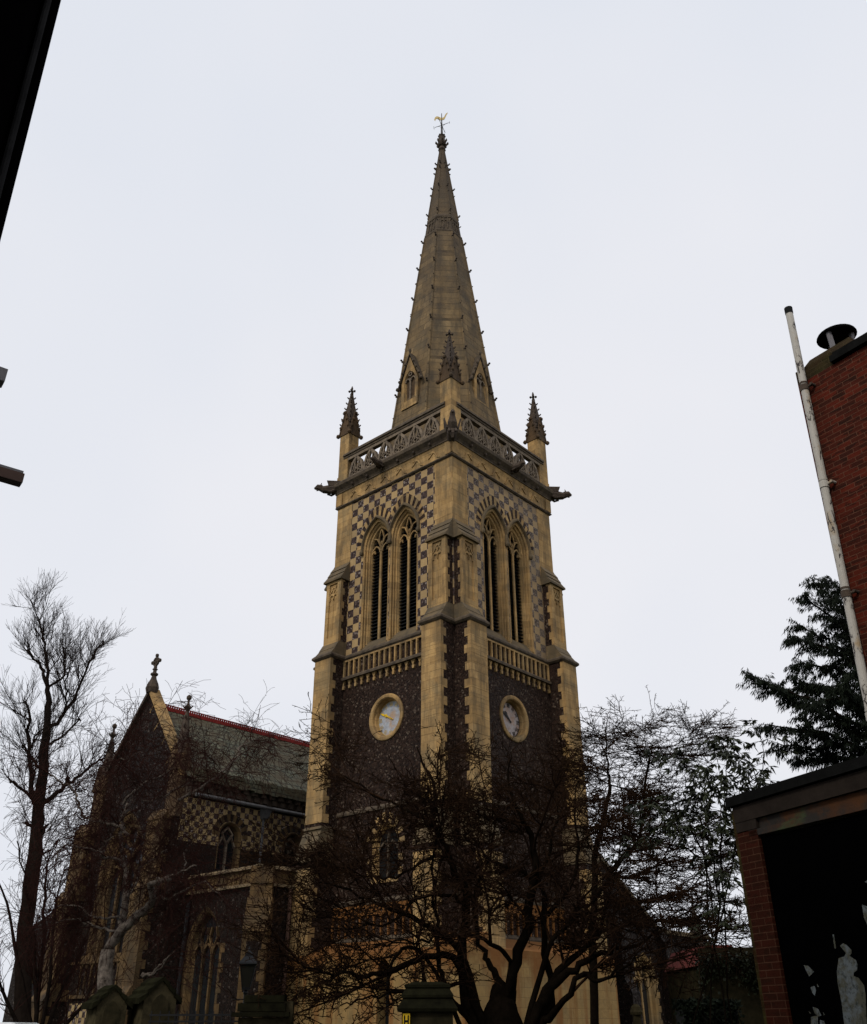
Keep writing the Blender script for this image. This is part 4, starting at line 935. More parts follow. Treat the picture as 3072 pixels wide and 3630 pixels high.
# ------------------------------------------------------------------ dark building on the left with bracket and box
lf = empty('dark_building', (-3.85, -30.2, 0), math.atan2(-.96, .28), 'shade-blackened boarded building wall rising at the upper left edge', 'building')
def leanl(b): b.v = [(x, y-.043*(z-8.3), z) for x, y, z in b.v]; return b
b = B(); b.box(.12, 26, -7, -.10, 0, 13); leanl(b).build('wall', 'dark_wall', lf)  # unseen length added behind the camera to keep sky light off the lane
b = B(); b.box(-.02, .13, -.16, .0, 0, 13); leanl(b).build('corner_board', 'dark_wall', lf)
b = B(); b.tube([(.16, -.05, 0), (.16, -.05, 13)], .028, 8); leanl(b).build('cable_pipe', 'dark_trim', lf)
br = B(); d = Vector((.80, .60, 0)); s = Vector((-.60, .80, 0)); o0 = Vector((-3.85, -30.25, 4.90)); L = .655
def obox(b, o, d, s, l0, l1, w, z0, z1): b.hexa([o+d*l0-s*w+Vector((0, 0, z0)), o+d*l1-s*w+Vector((0, 0, z0)), o+d*l1+s*w+Vector((0, 0, z0)), o+d*l0+s*w+Vector((0, 0, z0)), o+d*l0-s*w+Vector((0, 0, z1)), o+d*l1-s*w+Vector((0, 0, z1)), o+d*l1+s*w+Vector((0, 0, z1)), o+d*l0+s*w+Vector((0, 0, z1))])
wl = empty('wall_light', tuple(o0), 0.0, 'brown armed wall light bracket sticking out at the left edge', 'wall light')
Z = Vector((0, 0, 0))
b = B(); obox(b, Z, d, s, -.1, L, .04, -.045, .025); b.build('arm', 'brown', wl)
b = B(); obox(b, Z, d, s, -.1, L-.01, .035, .026, .045); b.build('arm_cover', 'grey_steel', wl)
b = B(); obox(b, Z+Vector((0, 0, .74)), d, s, -.1, .38, .05, -.06, .045); b.build('lamp_box', 'grey_steel', wl)

# ------------------------------------------------------------------ churchyard piers, railing, lamp, sign
def gabled_pier(x, y, rz, w, zt, label, dp=1.25):
    r = empty('gabled_gatepost', (x, y, 0), rz, label, 'gatepost', 'gabled stone gateposts of the churchyard')
    b = B(); h = w/2; ze = zt-w*.62
    b.box(-h, h, -h*dp, h*dp, 0, ze); b.prism([(-h, ze), (h, ze), (.04, zt-.08), (-.04, zt-.08)], lambda u, o, z: (u, -o, z), -h*dp, h*dp); b.box(-h-.05, h+.05, -h*dp-.05, h*dp+.05, 0, .35); b.build('post', 'pierstone', r)
    b = B()
    for sg in (-1, 1):
        for k in range(3):                # stepped weathering stones
            ta, tb = k/3, (k+1)/3; xa, xb = sg*(h+.09)*(1-ta), sg*(h+.05)*(1-tb); za, zb = ze-.09+(zt-ze)*ta, ze-.09+(zt-ze)*tb
            b.hexa([(xa, -h*dp-.03, za), (xa, h*dp+.03, za), (xb, h*dp+.03, zb), (xb, -h*dp-.03, zb), (xa, -h*dp-.03, za+.09), (xa, h*dp+.03, za+.09), (xb, h*dp+.03, zb+.06), (xb, -h*dp-.03, zb+.06)])
    b.build('cap', 'mossroof', r)
    b = B(); b.prism(arch(0, w*.26, ze-.7, ze-.15, 1.5, 6), lambda u, o, z: (u, -o, z), h*dp, h*dp+.02); b.build('arched_panel', 'rubble', r)
    return r
gabled_pier(-6.08, -18.03, R(34), .48, 2.28, 'gabled stone gatepost below the silver birch with plain smooth front')
gabled_pier(-5.39, -17.82, R(36), .55, 2.40, 'taller gabled stone gatepost with steep mossy roof, left of the street lamp')
r = empty('slab_topped_pier', (-3.27, -19.1, 0), R(5), 'broad stone gate pier with stacked slab coping below the lamp', 'gate pier')
b = B(); b.box(-.36, .36, -.3, .3, 0, 1.76); b.box(.3, .44, -.2, .2, 0, 1.98); b.build('shaft', 'pierstone', r)
b = B(); b.box(-.46, .40, -.42, .42, 1.77, 1.83); b.box(-.38, .34, -.36, .36, 1.84, 1.95); b.box(-.3, .31, -.3, .3, 1.96, 2.06); b.build('cap', 'mossroof', r)
r = empty('mossy_pier', (-.73, -20.1, 0), 0.0, 'stone gate pier with stepped mossy cap at the foot of the dark tree', 'gate pier')
b = B(); b.box(-.36, .36, -.36, .36, 0, 1.84); b.build('shaft', 'rubble', r)
b = B(); b.loft([[(sx*a, sy*a, z) for sx, sy in ((-1, -1), (1, -1), (1, 1), (-1, 1))] for a, z in ((.42, 1.82), (.43, 1.86), (.345, 1.99), (.37, 1.995), (.37, 2.03), (.31, 2.12), (.33, 2.125), (.33, 2.16), (.2, 2.2))]); b.build('cap', 'mossroof', r)
sg = B(); sg.box(-1.075, -.975, -20.49, -20.465, 1.55, 1.80); sg = sg.build('hydrant_sign', 'yellow'); tag(sg, 'small yellow sign with black letter H on the mossy pier', 'sign')
b = B()
for x0, x1, z0, z1 in ((-1.06, -1.042, 1.60, 1.775), (-1.008, -.99, 1.60, 1.775), (-1.042, -1.008, 1.69, 1.715)): b.box(x0, x1, -20.495, -20.4905, z0, z1)
b.build('letter', 'black', sg)
cw2 = empty('churchyard_wall', (0, 0, 0), 0, 'low mossy rubble churchyard wall between the gate piers', 'wall')
for q in ((-14, -6.4, -18.2, -17.85, 0, 1.15), (-5.0, -3.75, -18.9, -18.6, 0, 1.15), (-2.75, -1.12, -20.0, -19.7, 0, 1.15), (-.3, 3.1, -20.1, -19.75, 0, 1.2)): b = B(); b.box(*q); b.build('wall_length', 'rubble', cw2)
r = empty('iron_railing', (-4.4, -18.75, 0), 0.0, 'thin black iron railing in front of the aisle window', 'railing')
b = B(); b.box(-.75, .7, -.012, .012, 1.70, 1.725); b.box(-.75, .7, -.012, .012, 1.79, 1.815); b.build('rail', 'iron', r)
b = B()
for k in range(11): b.tube([(-.72+k*.14, 0, 1.1), (-.72+k*.14, 0, 1.86)], .009, 5)
b.build('bars', 'iron', r)
r = empty('street_lamp', (-5.25, -10.6, 0), R(10), 'black heritage street lamp with tapered glass lantern beside the tower', 'street lamp')
b = B(); b.lathe([(.12, 0), (.12, .5), (.07, .6), (.05, 1.2), (.042, 2.3), (.06, 2.34), (.03, 2.42)], 0, 0, 10); b.tube([(-.25, 0, 2.2), (.25, 0, 2.2)], .015, 6); b.build('post', 'iron', r)
b = B()
for k in range(4):
    c = [(-1, -1), (1, -1), (1, 1), (-1, 1)][k]; b.tube([(c[0]*.09, c[1]*.09, 2.44), (c[0]*.175, c[1]*.175, 2.92)], .014, 5)
b.box(-.1, .1, -.1, .1, 2.40, 2.45); b.loft([[(sx*a, sy*a, z) for sx, sy in ((-1, -1), (1, -1), (1, 1), (-1, 1))] for a, z in ((.2, 2.92), (.22, 2.95), (.21, 2.98), (.09, 3.13), (.09, 3.18), (.03, 3.24))]); b.tube([(0, 0, 3.22), (0, 0, 3.34)], [.03, .01], 6)
ln = b.build('lantern', 'iron', r)
b = B(); b.loft([[(sx*a, sy*a, z) for sx, sy in ((-1, -1), (1, -1), (1, 1), (-1, 1))] for a, z in ((.085, 2.45), (.168, 2.915))]); b.build('glass_pane', 'lampglass', ln)
r = empty('stone_post', (2.77, -17.4, 0), 0, 'short grey stone post with domed cap right of the dark tree', 'post')
b = B(); b.box(-.06, .06, -.06, .06, 0, 1.8); b.build('shaft', 'pierstone', r)
b = B(); b.lathe([(.1, 1.8), (.11, 1.84), (.09, 1.88), (.08, 1.92), (.03, 1.96)], 0, 0, 8); b.build('cap', 'pierstone', r)

# ------------------------------------------------------------------ white van at the lower left
r = empty('white_van', (-9.6, -15.0, 0), R(12), 'white van roof just showing at the lower left corner', 'van')
b = B(); prof = [(-2.2, .35), (-2.25, .95), (-1.6, 1.05), (-1.0, 1.62), (-.8, 1.72), (1.9, 1.72), (2.15, 1.55), (2.2, .35)]
b.loft([[(y*ys, x*1.0, z) for x, z in [(p[0], p[1]) for p in prof]] for y, ys in ((-.95, 1), (.95, 1))]); bd2 = b.build('body', 'white_paint', r)
bv = bd2.modifiers.new('bevel', 'BEVEL'); bv.width = .12; bv.segments = 3
b = B(); b.box(-.956, .956, -.9, 1.7, 1.08, 1.5); b.build('side_window', 'glass', r)
for x in (-.9, .9):
    for y in (-1.45, 1.4):
        b = B(); b.tube([(x-.1, y, .33), (x+.1, y, .33)], .33, 16); b.build('wheel', 'rubber', r)
# ------------------------------------------------------------------ far house and walls on the right
r = empty('brick_house', (10.9, 8.6, 0), R(4), 'small distant house with red tiled roof seen right of the aisle', 'house')
b = B(); b.box(-.5, 1.2, 0, 5, 0, 3.9); b.build('wall', 'rubble', r)
b = B(); b.prism([(-.6, 3.85), (1.3, 3.85), (1.0, 4.65), (-.1, 4.65)], lambda u, o, z: (u, o, z), -.15, 5.2); b.build('roof', 'roof_tile', r)

# ------------------------------------------------------------------ trees
class TW:
    def __init__(s): s.v = []; s.f = []
    def poly(s, pts, n=3):               # pts: (x, y, z, r); a thin tapered tube with n sides
        a, c = pts[0], pts[-1]; dx, dy, dz = c[0]-a[0], c[1]-a[1], c[2]-a[2]
        l = math.sqrt(dx*dx+dy*dy+dz*dz) or 1e-6; dx /= l; dy /= l; dz /= l
        if abs(dz) < .9: ux, uy, uz = -dy, dx, 0.0
        else: ux, uy, uz = 0.0, -dz, dy
        l = math.sqrt(ux*ux+uy*uy+uz*uz) or 1; ux /= l; uy /= l; uz /= l
        wx, wy, wz = dy*uz-dz*uy, dz*ux-dx*uz, dx*uy-dy*ux
        base = len(s.v); cs = CS[n]
        for x, y, z, r in pts:
            for ca, sa in cs:
                p, q = ca*r, sa*r; s.v.append((x+ux*p+wx*q, y+uy*p+wy*q, z+uz*p+wz*q))
        for k in range(len(pts)-1):
            i = base+k*n; j = i+n
            for m_ in range(n):
                m2 = (m_+1) % n; s.f.append((i+m_, i+m2, j+m2, j+m_))
    def leaf(s, x, y, z, dx, dy, dz, ln, w, rng):    # one pointed leaf, folded along its midrib
        rx, ry, rz = rng.gauss(0, 1), rng.gauss(0, 1), rng.gauss(0, 1)
        sx, sy, sz = dy*rz-dz*ry, dz*rx-dx*rz, dx*ry-dy*rx; l = math.sqrt(sx*sx+sy*sy+sz*sz) or 1
        k = w/l; sx *= k; sy *= k; sz *= k; i = len(s.v); m_ = ln*.45
        s.v += [(x, y, z), (x+dx*m_+sx, y+dy*m_+sy, z+dz*m_+sz), (x+dx*ln, y+dy*ln, z+dz*ln), (x+dx*m_-sx, y+dy*m_-sy, z+dz*m_-sz)]
        s.f.append((i, i+1, i+2, i+3))
    def build(s, name, mat, parent, smooth=True):
        me = bpy.data.meshes.new(name); me.from_pydata(s.v, [], s.f); me.materials.append(M[mat])
        if smooth: me.polygons.foreach_set('use_smooth', [True]*len(me.polygons))
        me.update(); o = bpy.data.objects.new(name, me); COL.objects.link(o); o.parent = parent
        o.matrix_parent_inverse = parent.matrix_basis.inverted(); return o
CS = {n: [(math.cos(2*math.pi*k/n), math.sin(2*math.pi*k/n)) for k in range(n)] for n in (3, 4, 5, 6, 8, 10)}
def rnd_dir(rng):
    while True:
        x, y, z = rng.uniform(-1, 1), rng.uniform(-1, 1), rng.uniform(-1, 1); l = x*x+y*y+z*z
        if .05 < l < 1: l = math.sqrt(l); return x/l, y/l, z/l
def smooth_limb(L, rng, wob):            # Catmull-Rom through the given points with a little crookedness
    P = [L[0]]+list(L)+[L[-1]]; out = []
    for i in range(1, len(P)-2):
        for k in range(4):
            t = k/4; a, b_, c, d = P[i-1], P[i], P[i+1], P[i+2]
            q = [.5*((2*b_[j])+(-a[j]+c[j])*t+(2*a[j]-5*b_[j]+4*c[j]-d[j])*t*t+(-a[j]+3*b_[j]-3*c[j]+d[j])*t*t*t) for j in range(4)]
            w = wob*(0 if i == 1 and k == 0 else 1)*min(1, .4+q[3]*0+.6)
            out.append((q[0]+rng.gauss(0, w), q[1]+rng.gauss(0, w), q[2]+rng.gauss(0, w), max(q[3]*rng.uniform(.93, 1.07), .004)))
    out.append(tuple(L[-1])); return out
def children(tw, pts, lvl, prm, rng, tips):
    P = prm[lvl]
    seg = [math.dist(pts[k][:3], pts[k+1][:3]) for k in range(len(pts)-1)]; tot = sum(seg)
    n = tot*P['dens']; n = int(n)+(1 if rng.random() < n-int(n) else 0)
    for _ in range(n):
        t = (P['t0']+(1-P['t0'])*rng.random())*tot; k = 0
        while k < len(seg)-1 and t > seg[k]: t -= seg[k]; k += 1
        a, c = pts[k], pts[k+1]; f = min(1, t/(seg[k] or 1e-6)); l = seg[k] or 1e-6
        tx, ty, tz = (c[0]-a[0])/l, (c[1]-a[1])/l, (c[2]-a[2])/l
        rx, ry, rz = rnd_dir(rng)
        dx, dy, dz = tx*P['fwd']+rx*P['side'], ty*P['fwd']+ry*P['side'], tz*P['fwd']+rz*P['side']*P.get('flat', 1)
        dz = dz*P.get('flat2', 1)+P['up']
        l = math.sqrt(dx*dx+dy*dy+dz*dz) or 1; dx /= l; dy /= l; dz /= l
        L = P['len']*rng.uniform(.45, 1.25)*(1.15-P.get('tap', .55)*(min(1, (sum(seg[:k])+t)/tot))); m_ = P['n']; st = L/m_
        r0 = min(P['r'], (a[3]+(c[3]-a[3])*f)*.75+.001)*rng.uniform(.7, 1.1); q = [(a[0]+(c[0]-a[0])*f, a[1]+(c[1]-a[1])*f, a[2]+(c[2]-a[2])*f, r0)]
        for i in range(m_):
            j = P['wig']; dx += rng.gauss(0, j); dy += rng.gauss(0, j); dz += rng.gauss(0, j)*P.get('flat2', 1)+P['trop']
            l = math.sqrt(dx*dx+dy*dy+dz*dz) or 1; dx /= l; dy /= l; dz /= l
            o = q[-1]; q.append((o[0]+dx*st, o[1]+dy*st, o[2]+dz*st, max(r0*(1-.75*(i+1)/m_), P['rmin'])))
        tw.poly(q, P.get('sides', 3))
        if lvl+1 < len(prm): children(tw, q, lvl+1, prm, rng, tips)
        elif tips is not None: tips.append((q[-1], (dx, dy, dz)))
def bare_tree(name, limbs, prm, seed, label, cat, mtrunk, mtwig, wob=.02, base=None, spawn_first=False):
    rng = random.Random(seed); x, y, z, r = limbs[0][0]
    root = empty(name, (x, y, 0), 0, label, cat); tk, tw = TW(), TW(); tips = []
    for k, L in enumerate(limbs):
        if k == 0 and L[0][2] > 0: L = [(L[0][0], L[0][1], -.1, L[0][3]*1.25)]+list(L)
        S_ = smooth_limb(L, rng, wob*(0.5 if k == 0 else 1))
        big = L[0][3]; tk.poly_path(S_, 10 if big > .15 else 6 if big > .05 else 5)
        if k or spawn_first: children(tw, S_, 0, prm, rng, tips)
    tk.build('trunk', mtrunk, root); tw.build('crown', mtwig, root); return root, tips, tw
def poly_path(s, pts, n):                # thicker limbs: rings turned to follow the path
    b_ = B(); b_.tube([p[:3] for p in pts], [p[3] for p in pts], n); i = len(s.v); s.v += b_.v; s.f += [tuple(i+k for k in f) for f in b_.f]
TW.poly_path = poly_path
TALL_LIMBS=[
 [(-11.7,-7.3,1.02,0.34),(-12.16,-7.49,4.11,0.306),(-12.28,-7.55,5.96,0.271),(-12.41,-7.6,7.21,0.237),(-12.53,-7.66,8.51,0.203),(-12.62,-7.69,9.48,0.169),(-12.72,-7.74,10.27,0.134),(-12.83,-7.79,10.89,0.1)],
 [(-12.54,-7.66,7.38,0.12),(-12.87,-7.67,8.32,0.098),(-13.13,-7.65,9.3,0.077),(-13.39,-7.64,10.31,0.055),(-13.74,-7.67,10.96,0.034),(-14.23,-7.78,11.52,0.012)],
 [(-12.83,-7.79,10.87,0.08),(-13.16,-7.67,11.46,0.066),(-13.52,-7.58,11.84,0.053),(-14.03,-7.55,12.42,0.039),(-14.58,-7.56,12.82,0.026),(-14.87,-7.44,12.96,0.012)],
 [(-12.84,-7.79,10.91,0.08),(-13.25,-7.58,12.01,0.063),(-13.55,-7.31,12.87,0.046),(-13.81,-7.02,13.68,0.029),(-14.08,-6.74,14.56,0.012)],
 [(-13.23,-7.97,12.56,0.035),(-13.88,-7.47,13.49,0.027),(-14.54,-6.97,14.46,0.02),(-15.03,-6.39,15.02,0.012)],
 [(-12.79,-7.77,10.92,0.06),(-12.62,-7.37,11.44,0.048),(-12.81,-7.12,12.18,0.036),(-13.26,-7,13.13,0.024),(-13.55,-6.8,13.58,0.012)],
 [(-12.59,-7.68,9.6,0.09),(-12.39,-7.21,10.23,0.077),(-12.32,-6.8,10.99,0.064),(-12.23,-6.38,12.23,0.051),(-12.12,-5.96,12.98,0.038),(-12.02,-5.54,13.95,0.025),(-12.08,-5.19,14.2,0.012)],
 [(-12.25,-7.54,10.13,0.045),(-12.07,-8.1,10.64,0.037),(-11.95,-8.69,11.01,0.028),(-11.51,-9.14,11.34,0.02),(-11.3,-9.69,12.03,0.012)],
 [(-12.53,-7.66,9.09,0.06),(-12.12,-7.53,9.44,0.048),(-11.84,-7.45,9.91,0.036),(-11.48,-7.36,10.38,0.024),(-10.86,-7.16,10.65,0.012)],
 [(-12.55,-7.66,8.32,0.07),(-13.04,-7.27,8.81,0.056),(-13.53,-6.89,9.27,0.041),(-14.14,-6.57,9.6,0.026),(-14.69,-6.22,9.91,0.012)],
 [(-12.37,-7.59,7.36,0.12),(-12.07,-7.29,7.76,0.098),(-11.92,-7.07,8.19,0.077),(-11.95,-6.93,8.69,0.055),(-11.85,-6.72,9.02,0.034),(-11.89,-6.58,9.42,0.012)],
 [(-11.8,-7.34,8.05,0.07),(-11.65,-6.75,8.46,0.056),(-11.47,-6.14,8.96,0.041),(-11.37,-5.57,9.44,0.026),(-11.14,-4.95,10.25,0.012)],
 [(-12.51,-7.65,7.39,0.07),(-12.91,-8.53,7.75,0.051),(-12.96,-9.27,7.72,0.031),(-12.94,-9.98,7.76,0.012)],
 [(-12.38,-7.59,6.67,0.07),(-12.99,-7.92,6.97,0.051),(-13.31,-8.12,7.11,0.031),(-13.65,-8.35,7.43,0.012)],
 [(-12.31,-7.56,6.32,0.06),(-11.83,-7.82,6.98,0.044),(-11.44,-8.11,7.1,0.028),(-11.15,-8.45,7.39,0.012)],
 [(-13.09,-7.91,9.7,0.04),(-13.35,-7.97,9.88,0.033),(-13.72,-8.09,10.17,0.026),(-14.11,-8.22,10.74,0.019),(-14.33,-8.27,11.09,0.012)],
 [(-12.28,-7.55,5.79,0.05),(-11.88,-7.25,6.19,0.037),(-11.53,-6.97,6.59,0.025),(-11.47,-6.82,7.18,0.012)],
 [(-12.95,-7.84,8.93,0.04),(-12.48,-8.52,9.24,0.031),(-12.18,-9.28,9.6,0.021),(-11.92,-10.05,9.92,0.012)],
]
BIRCH_LIMBS=[
 [(-7.28,-14.2,1.32,0.17),(-7.44,-14.26,2.44,0.155),(-7.47,-14.27,3.04,0.14)],
 [(-7.47,-14.27,3.02,0.1),(-7.3,-14.12,3.39,0.09),(-7.33,-14.04,3.68,0.08),(-7.36,-13.96,4.08,0.07),(-7.49,-13.91,4.57,0.06),(-7.64,-13.87,5.11,0.05),(-7.75,-13.82,5.55,0.04),(-7.74,-13.72,6.11,0.03)],
 [(-7.46,-14.27,3.06,0.11),(-7.15,-14.37,3.48,0.1),(-6.79,-14.47,3.74,0.09),(-6.59,-14.62,3.91,0.08),(-6.61,-14.83,4.19,0.07),(-6.41,-14.98,4.27,0.06),(-6.15,-15.11,4.29,0.05)],
 [(-6.75,-14.04,4.09,0.035),(-6.53,-14.31,4.37,0.028),(-6.08,-14.51,4.51,0.021),(-5.72,-14.75,4.6,0.014)],
 [(-6.68,-14.02,4.06,0.03),(-6.41,-14.11,4.04,0.026),(-5.89,-14.13,4.29,0.023),(-5.69,-14.25,4.33,0.019),(-5.34,-14.33,4.16,0.016),(-5.14,-14.45,3.96,0.012)],
 [(-6.24,-13.89,4.38,0.02),(-6.28,-13.5,4.85,0.014),(-6.46,-13.13,5.12,0.008)],
 [(-7.61,-14.31,5.97,0.035),(-7.41,-14.1,6.38,0.028),(-7.04,-13.84,6.68,0.021),(-6.85,-13.64,6.91,0.014)],
 [(-7.37,-14.23,6.35,0.02),(-7.34,-14.8,6.36,0.014),(-7.26,-15.36,6.29,0.008)],
 [(-6.51,-13.97,6.11,0.035),(-5.93,-13.71,6.57,0.031),(-5.47,-13.5,7.11,0.027),(-5.32,-13.36,7.47,0.022),(-5.11,-13.21,7.69,0.018),(-4.92,-13.08,7.8,0.014)],
 [(-5.72,-13.76,6.66,0.02),(-5.37,-14.27,6.68,0.014),(-5.05,-14.79,6.58,0.008)],
 [(-7.27,-14.2,6.06,0.025),(-6.87,-14.07,6.17,0.021),(-6.67,-13.99,6.34,0.018),(-6.46,-13.92,6.45,0.014),(-6.19,-13.84,6.64,0.01)],
 [(-7.78,-14.38,6.33,0.03),(-7.67,-14.96,6.75,0.021),(-7.35,-15.48,6.66,0.012)],
 [(-7.78,-14.37,6.78,0.015),(-7.35,-15.02,6.84,0.01),(-6.95,-15.67,6.8,0.006)],
 [(-7.42,-14.25,5.31,0.04),(-7.65,-14.25,5.5,0.037),(-7.88,-14.25,5.53,0.035),(-8.04,-14.23,5.59,0.032),(-8.39,-14.27,5.66,0.029),(-8.59,-14.27,5.86,0.027),(-8.75,-14.25,6.17,0.024),(-8.87,-14.22,6.32,0.021),(-9.13,-14.25,6.49,0.019),(-9.46,-14.31,6.65,0.016)],
 [(-7.48,-14.27,4.78,0.035),(-7.76,-14.57,4.86,0.031),(-7.84,-14.81,4.9,0.027),(-8.04,-15.09,4.92,0.022),(-8.35,-15.42,4.9,0.018),(-8.37,-15.64,4.58,0.014)],
 [(-7.95,-14.44,4.96,0.02),(-7.67,-14.85,5.1,0.014),(-7.39,-15.26,5.1,0.008)],
 [(-7.29,-14.21,3.65,0.03),(-7.67,-14.08,3.69,0.025),(-8.02,-13.95,3.69,0.021),(-8.4,-13.84,3.92,0.017),(-8.89,-13.77,3.91,0.012)],
 [(-7.29,-14.21,3.36,0.03),(-7.65,-14.15,3.41,0.025),(-8.02,-14.1,3.55,0.021),(-8.38,-14.05,3.65,0.017),(-8.77,-14.02,3.57,0.012)],
 [(-6.75,-14.04,2.54,0.03),(-6.36,-14.33,2.65,0.021),(-6.08,-14.65,2.9,0.012)],
 [(-7.28,-14.2,4.05,0.035),(-7.24,-13.95,4.28,0.03),(-7.25,-13.72,4.6,0.025),(-7.24,-13.48,4.79,0.019),(-6.86,-13.13,5.19,0.014)],
 [(-6.77,-14.05,2.55,0.03),(-6.57,-14.04,2.63,0.024),(-6.38,-14.04,2.79,0.018),(-6.15,-14.03,3.02,0.012)],
]
SPREAD_LIMBS=[
 [(0.45,-18.15,0.66,0.5),(0.48,-18.15,1.44,0.43),(0.46,-18.15,1.85,0.36)],
 [(0.17,-18.13,1.53,0.15),(-0.1,-18.08,1.85,0.135),(-0.21,-18.04,2.71,0.12),(-0.08,-17.99,3.55,0.105),(-0.29,-17.95,4,0.09),(-0.46,-17.9,4.43,0.074),(-0.63,-17.86,4.77,0.059),(-0.63,-17.81,5.46,0.044),(-0.88,-17.77,6,0.029),(-0.99,-17.73,6.31,0.014)],
 [(-0.13,-18.13,1.77,0.08),(-0.32,-18.21,1.96,0.071),(-0.51,-18.29,2.27,0.061),(-0.6,-18.38,2.69,0.052),(-0.63,-18.47,3.32,0.042),(-0.66,-18.55,3.98,0.033),(-0.52,-18.64,4.79,0.023),(-0.45,-18.72,5.42,0.014)],
 [(0.46,-18.15,1.85,0.1),(0.43,-17.95,2.28,0.086),(0.28,-17.74,2.58,0.071),(0.11,-17.53,3.04,0.057),(0.06,-17.33,3.69,0.043),(0.37,-17.14,4.38,0.028),(0.48,-16.95,5.46,0.014)],
 [(0.52,-18.15,1.85,0.14),(0.64,-18.28,2.4,0.124),(0.91,-18.43,3.11,0.109),(1.04,-18.57,3.79,0.093),(1.11,-18.7,4.07,0.077),(0.96,-18.81,4.59,0.061),(0.8,-18.92,4.88,0.046),(0.65,-19.04,5.35,0.03),(0.7,-19.17,5.81,0.014)],
 [(0.92,-18.18,1.66,0.12),(1.26,-18.08,1.99,0.102),(1.22,-17.94,2.71,0.085),(1.26,-17.81,3.63,0.067),(1.23,-17.67,3.97,0.049),(1.57,-17.57,4.81,0.032),(1.7,-17.46,5.53,0.014)],
 [(1.02,-18.19,1.85,0.12),(1.35,-18.32,2.26,0.099),(1.76,-18.47,2.51,0.078),(2.19,-18.64,2.72,0.056),(2.64,-18.82,2.79,0.035),(3.06,-19,3.03,0.014)],
 [(1.07,-18.19,1.63,0.1),(1.31,-18.42,1.87,0.083),(1.72,-18.67,2.36,0.066),(1.87,-18.89,2.27,0.048),(2.2,-19.14,2.33,0.031),(2.51,-19.4,2.62,0.014)],
 [(1.2,-18.2,2.18,0.09),(1.65,-17.88,2.62,0.071),(2.19,-17.57,3.03,0.052),(2.5,-17.24,3.69,0.033),(2.84,-16.92,4.47,0.014)],
 [(-0.12,-18.13,2.27,0.1),(-0.38,-18.32,2.66,0.086),(-0.94,-18.53,2.59,0.071),(-1.49,-18.75,2.38,0.057),(-1.99,-18.99,2.35,0.043),(-2.39,-19.24,2.38,0.028),(-2.69,-19.48,2.47,0.014)],
 [(-0.83,-18.13,2.67,0.05),(-1.26,-18.47,2.68,0.041),(-1.36,-18.8,2.3,0.032),(-1.32,-19.12,2.03,0.023),(-1.17,-19.44,1.85,0.014)],
 [(-0.21,-18.12,2.7,0.07),(-0.73,-18.33,3.1,0.059),(-1.27,-18.54,3.32,0.048),(-1.64,-18.77,3.43,0.036),(-2.2,-19.02,3.65,0.025),(-2.65,-19.27,3.65,0.014)],
 [(-0.46,-18.12,4.26,0.05),(-0.77,-17.93,4.23,0.041),(-1.32,-17.74,3.97,0.032),(-1.85,-17.58,3.99,0.023),(-2.55,-17.45,3.88,0.014)],
 [(-0.62,-18.12,4.72,0.05),(-1.15,-17.89,5.1,0.041),(-1.78,-17.67,5.43,0.032),(-2.28,-17.47,5.76,0.023),(-2.68,-17.26,5.92,0.014)],
 [(-0.08,-18.13,3.42,0.05),(-0.4,-18.42,3.6,0.043),(-0.94,-18.73,3.47,0.036),(-1.37,-19.05,3.12,0.028),(-1.98,-19.4,2.98,0.021),(-2.4,-19.74,3.01,0.014)],
 [(1.07,-18.19,3.84,0.05),(0.75,-17.72,4.09,0.041),(0.26,-17.24,4.36,0.032),(-0.08,-16.78,4.96,0.023),(-0.06,-16.33,5.59,0.014)],
 [(1.2,-18.2,2.69,0.06),(1.61,-18,3.15,0.049),(2.05,-17.81,3.44,0.037),(2.46,-17.62,3.9,0.025),(2.68,-17.4,4.03,0.014)],
 [(0.64,-18.16,2.41,0.06),(0.32,-18.5,2.82,0.051),(-0.31,-18.84,2.94,0.042),(-0.74,-19.21,2.83,0.032),(-1.09,-19.58,2.8,0.023),(-1.54,-19.96,2.72,0.014)],
 [(1.27,-18.21,3.28,0.06),(1.69,-18.21,3.74,0.049),(1.88,-18.18,4.37,0.037),(1.87,-18.13,5.04,0.025),(1.99,-18.1,5.56,0.014)],
 [(-0.22,-18.12,2.27,0.05),(-0.57,-18.42,2.01,0.043),(-0.93,-18.73,2.17,0.036),(-1.22,-19.04,2.08,0.028),(-1.71,-19.37,2.02,0.021),(-2.05,-19.7,1.91,0.014)],
]
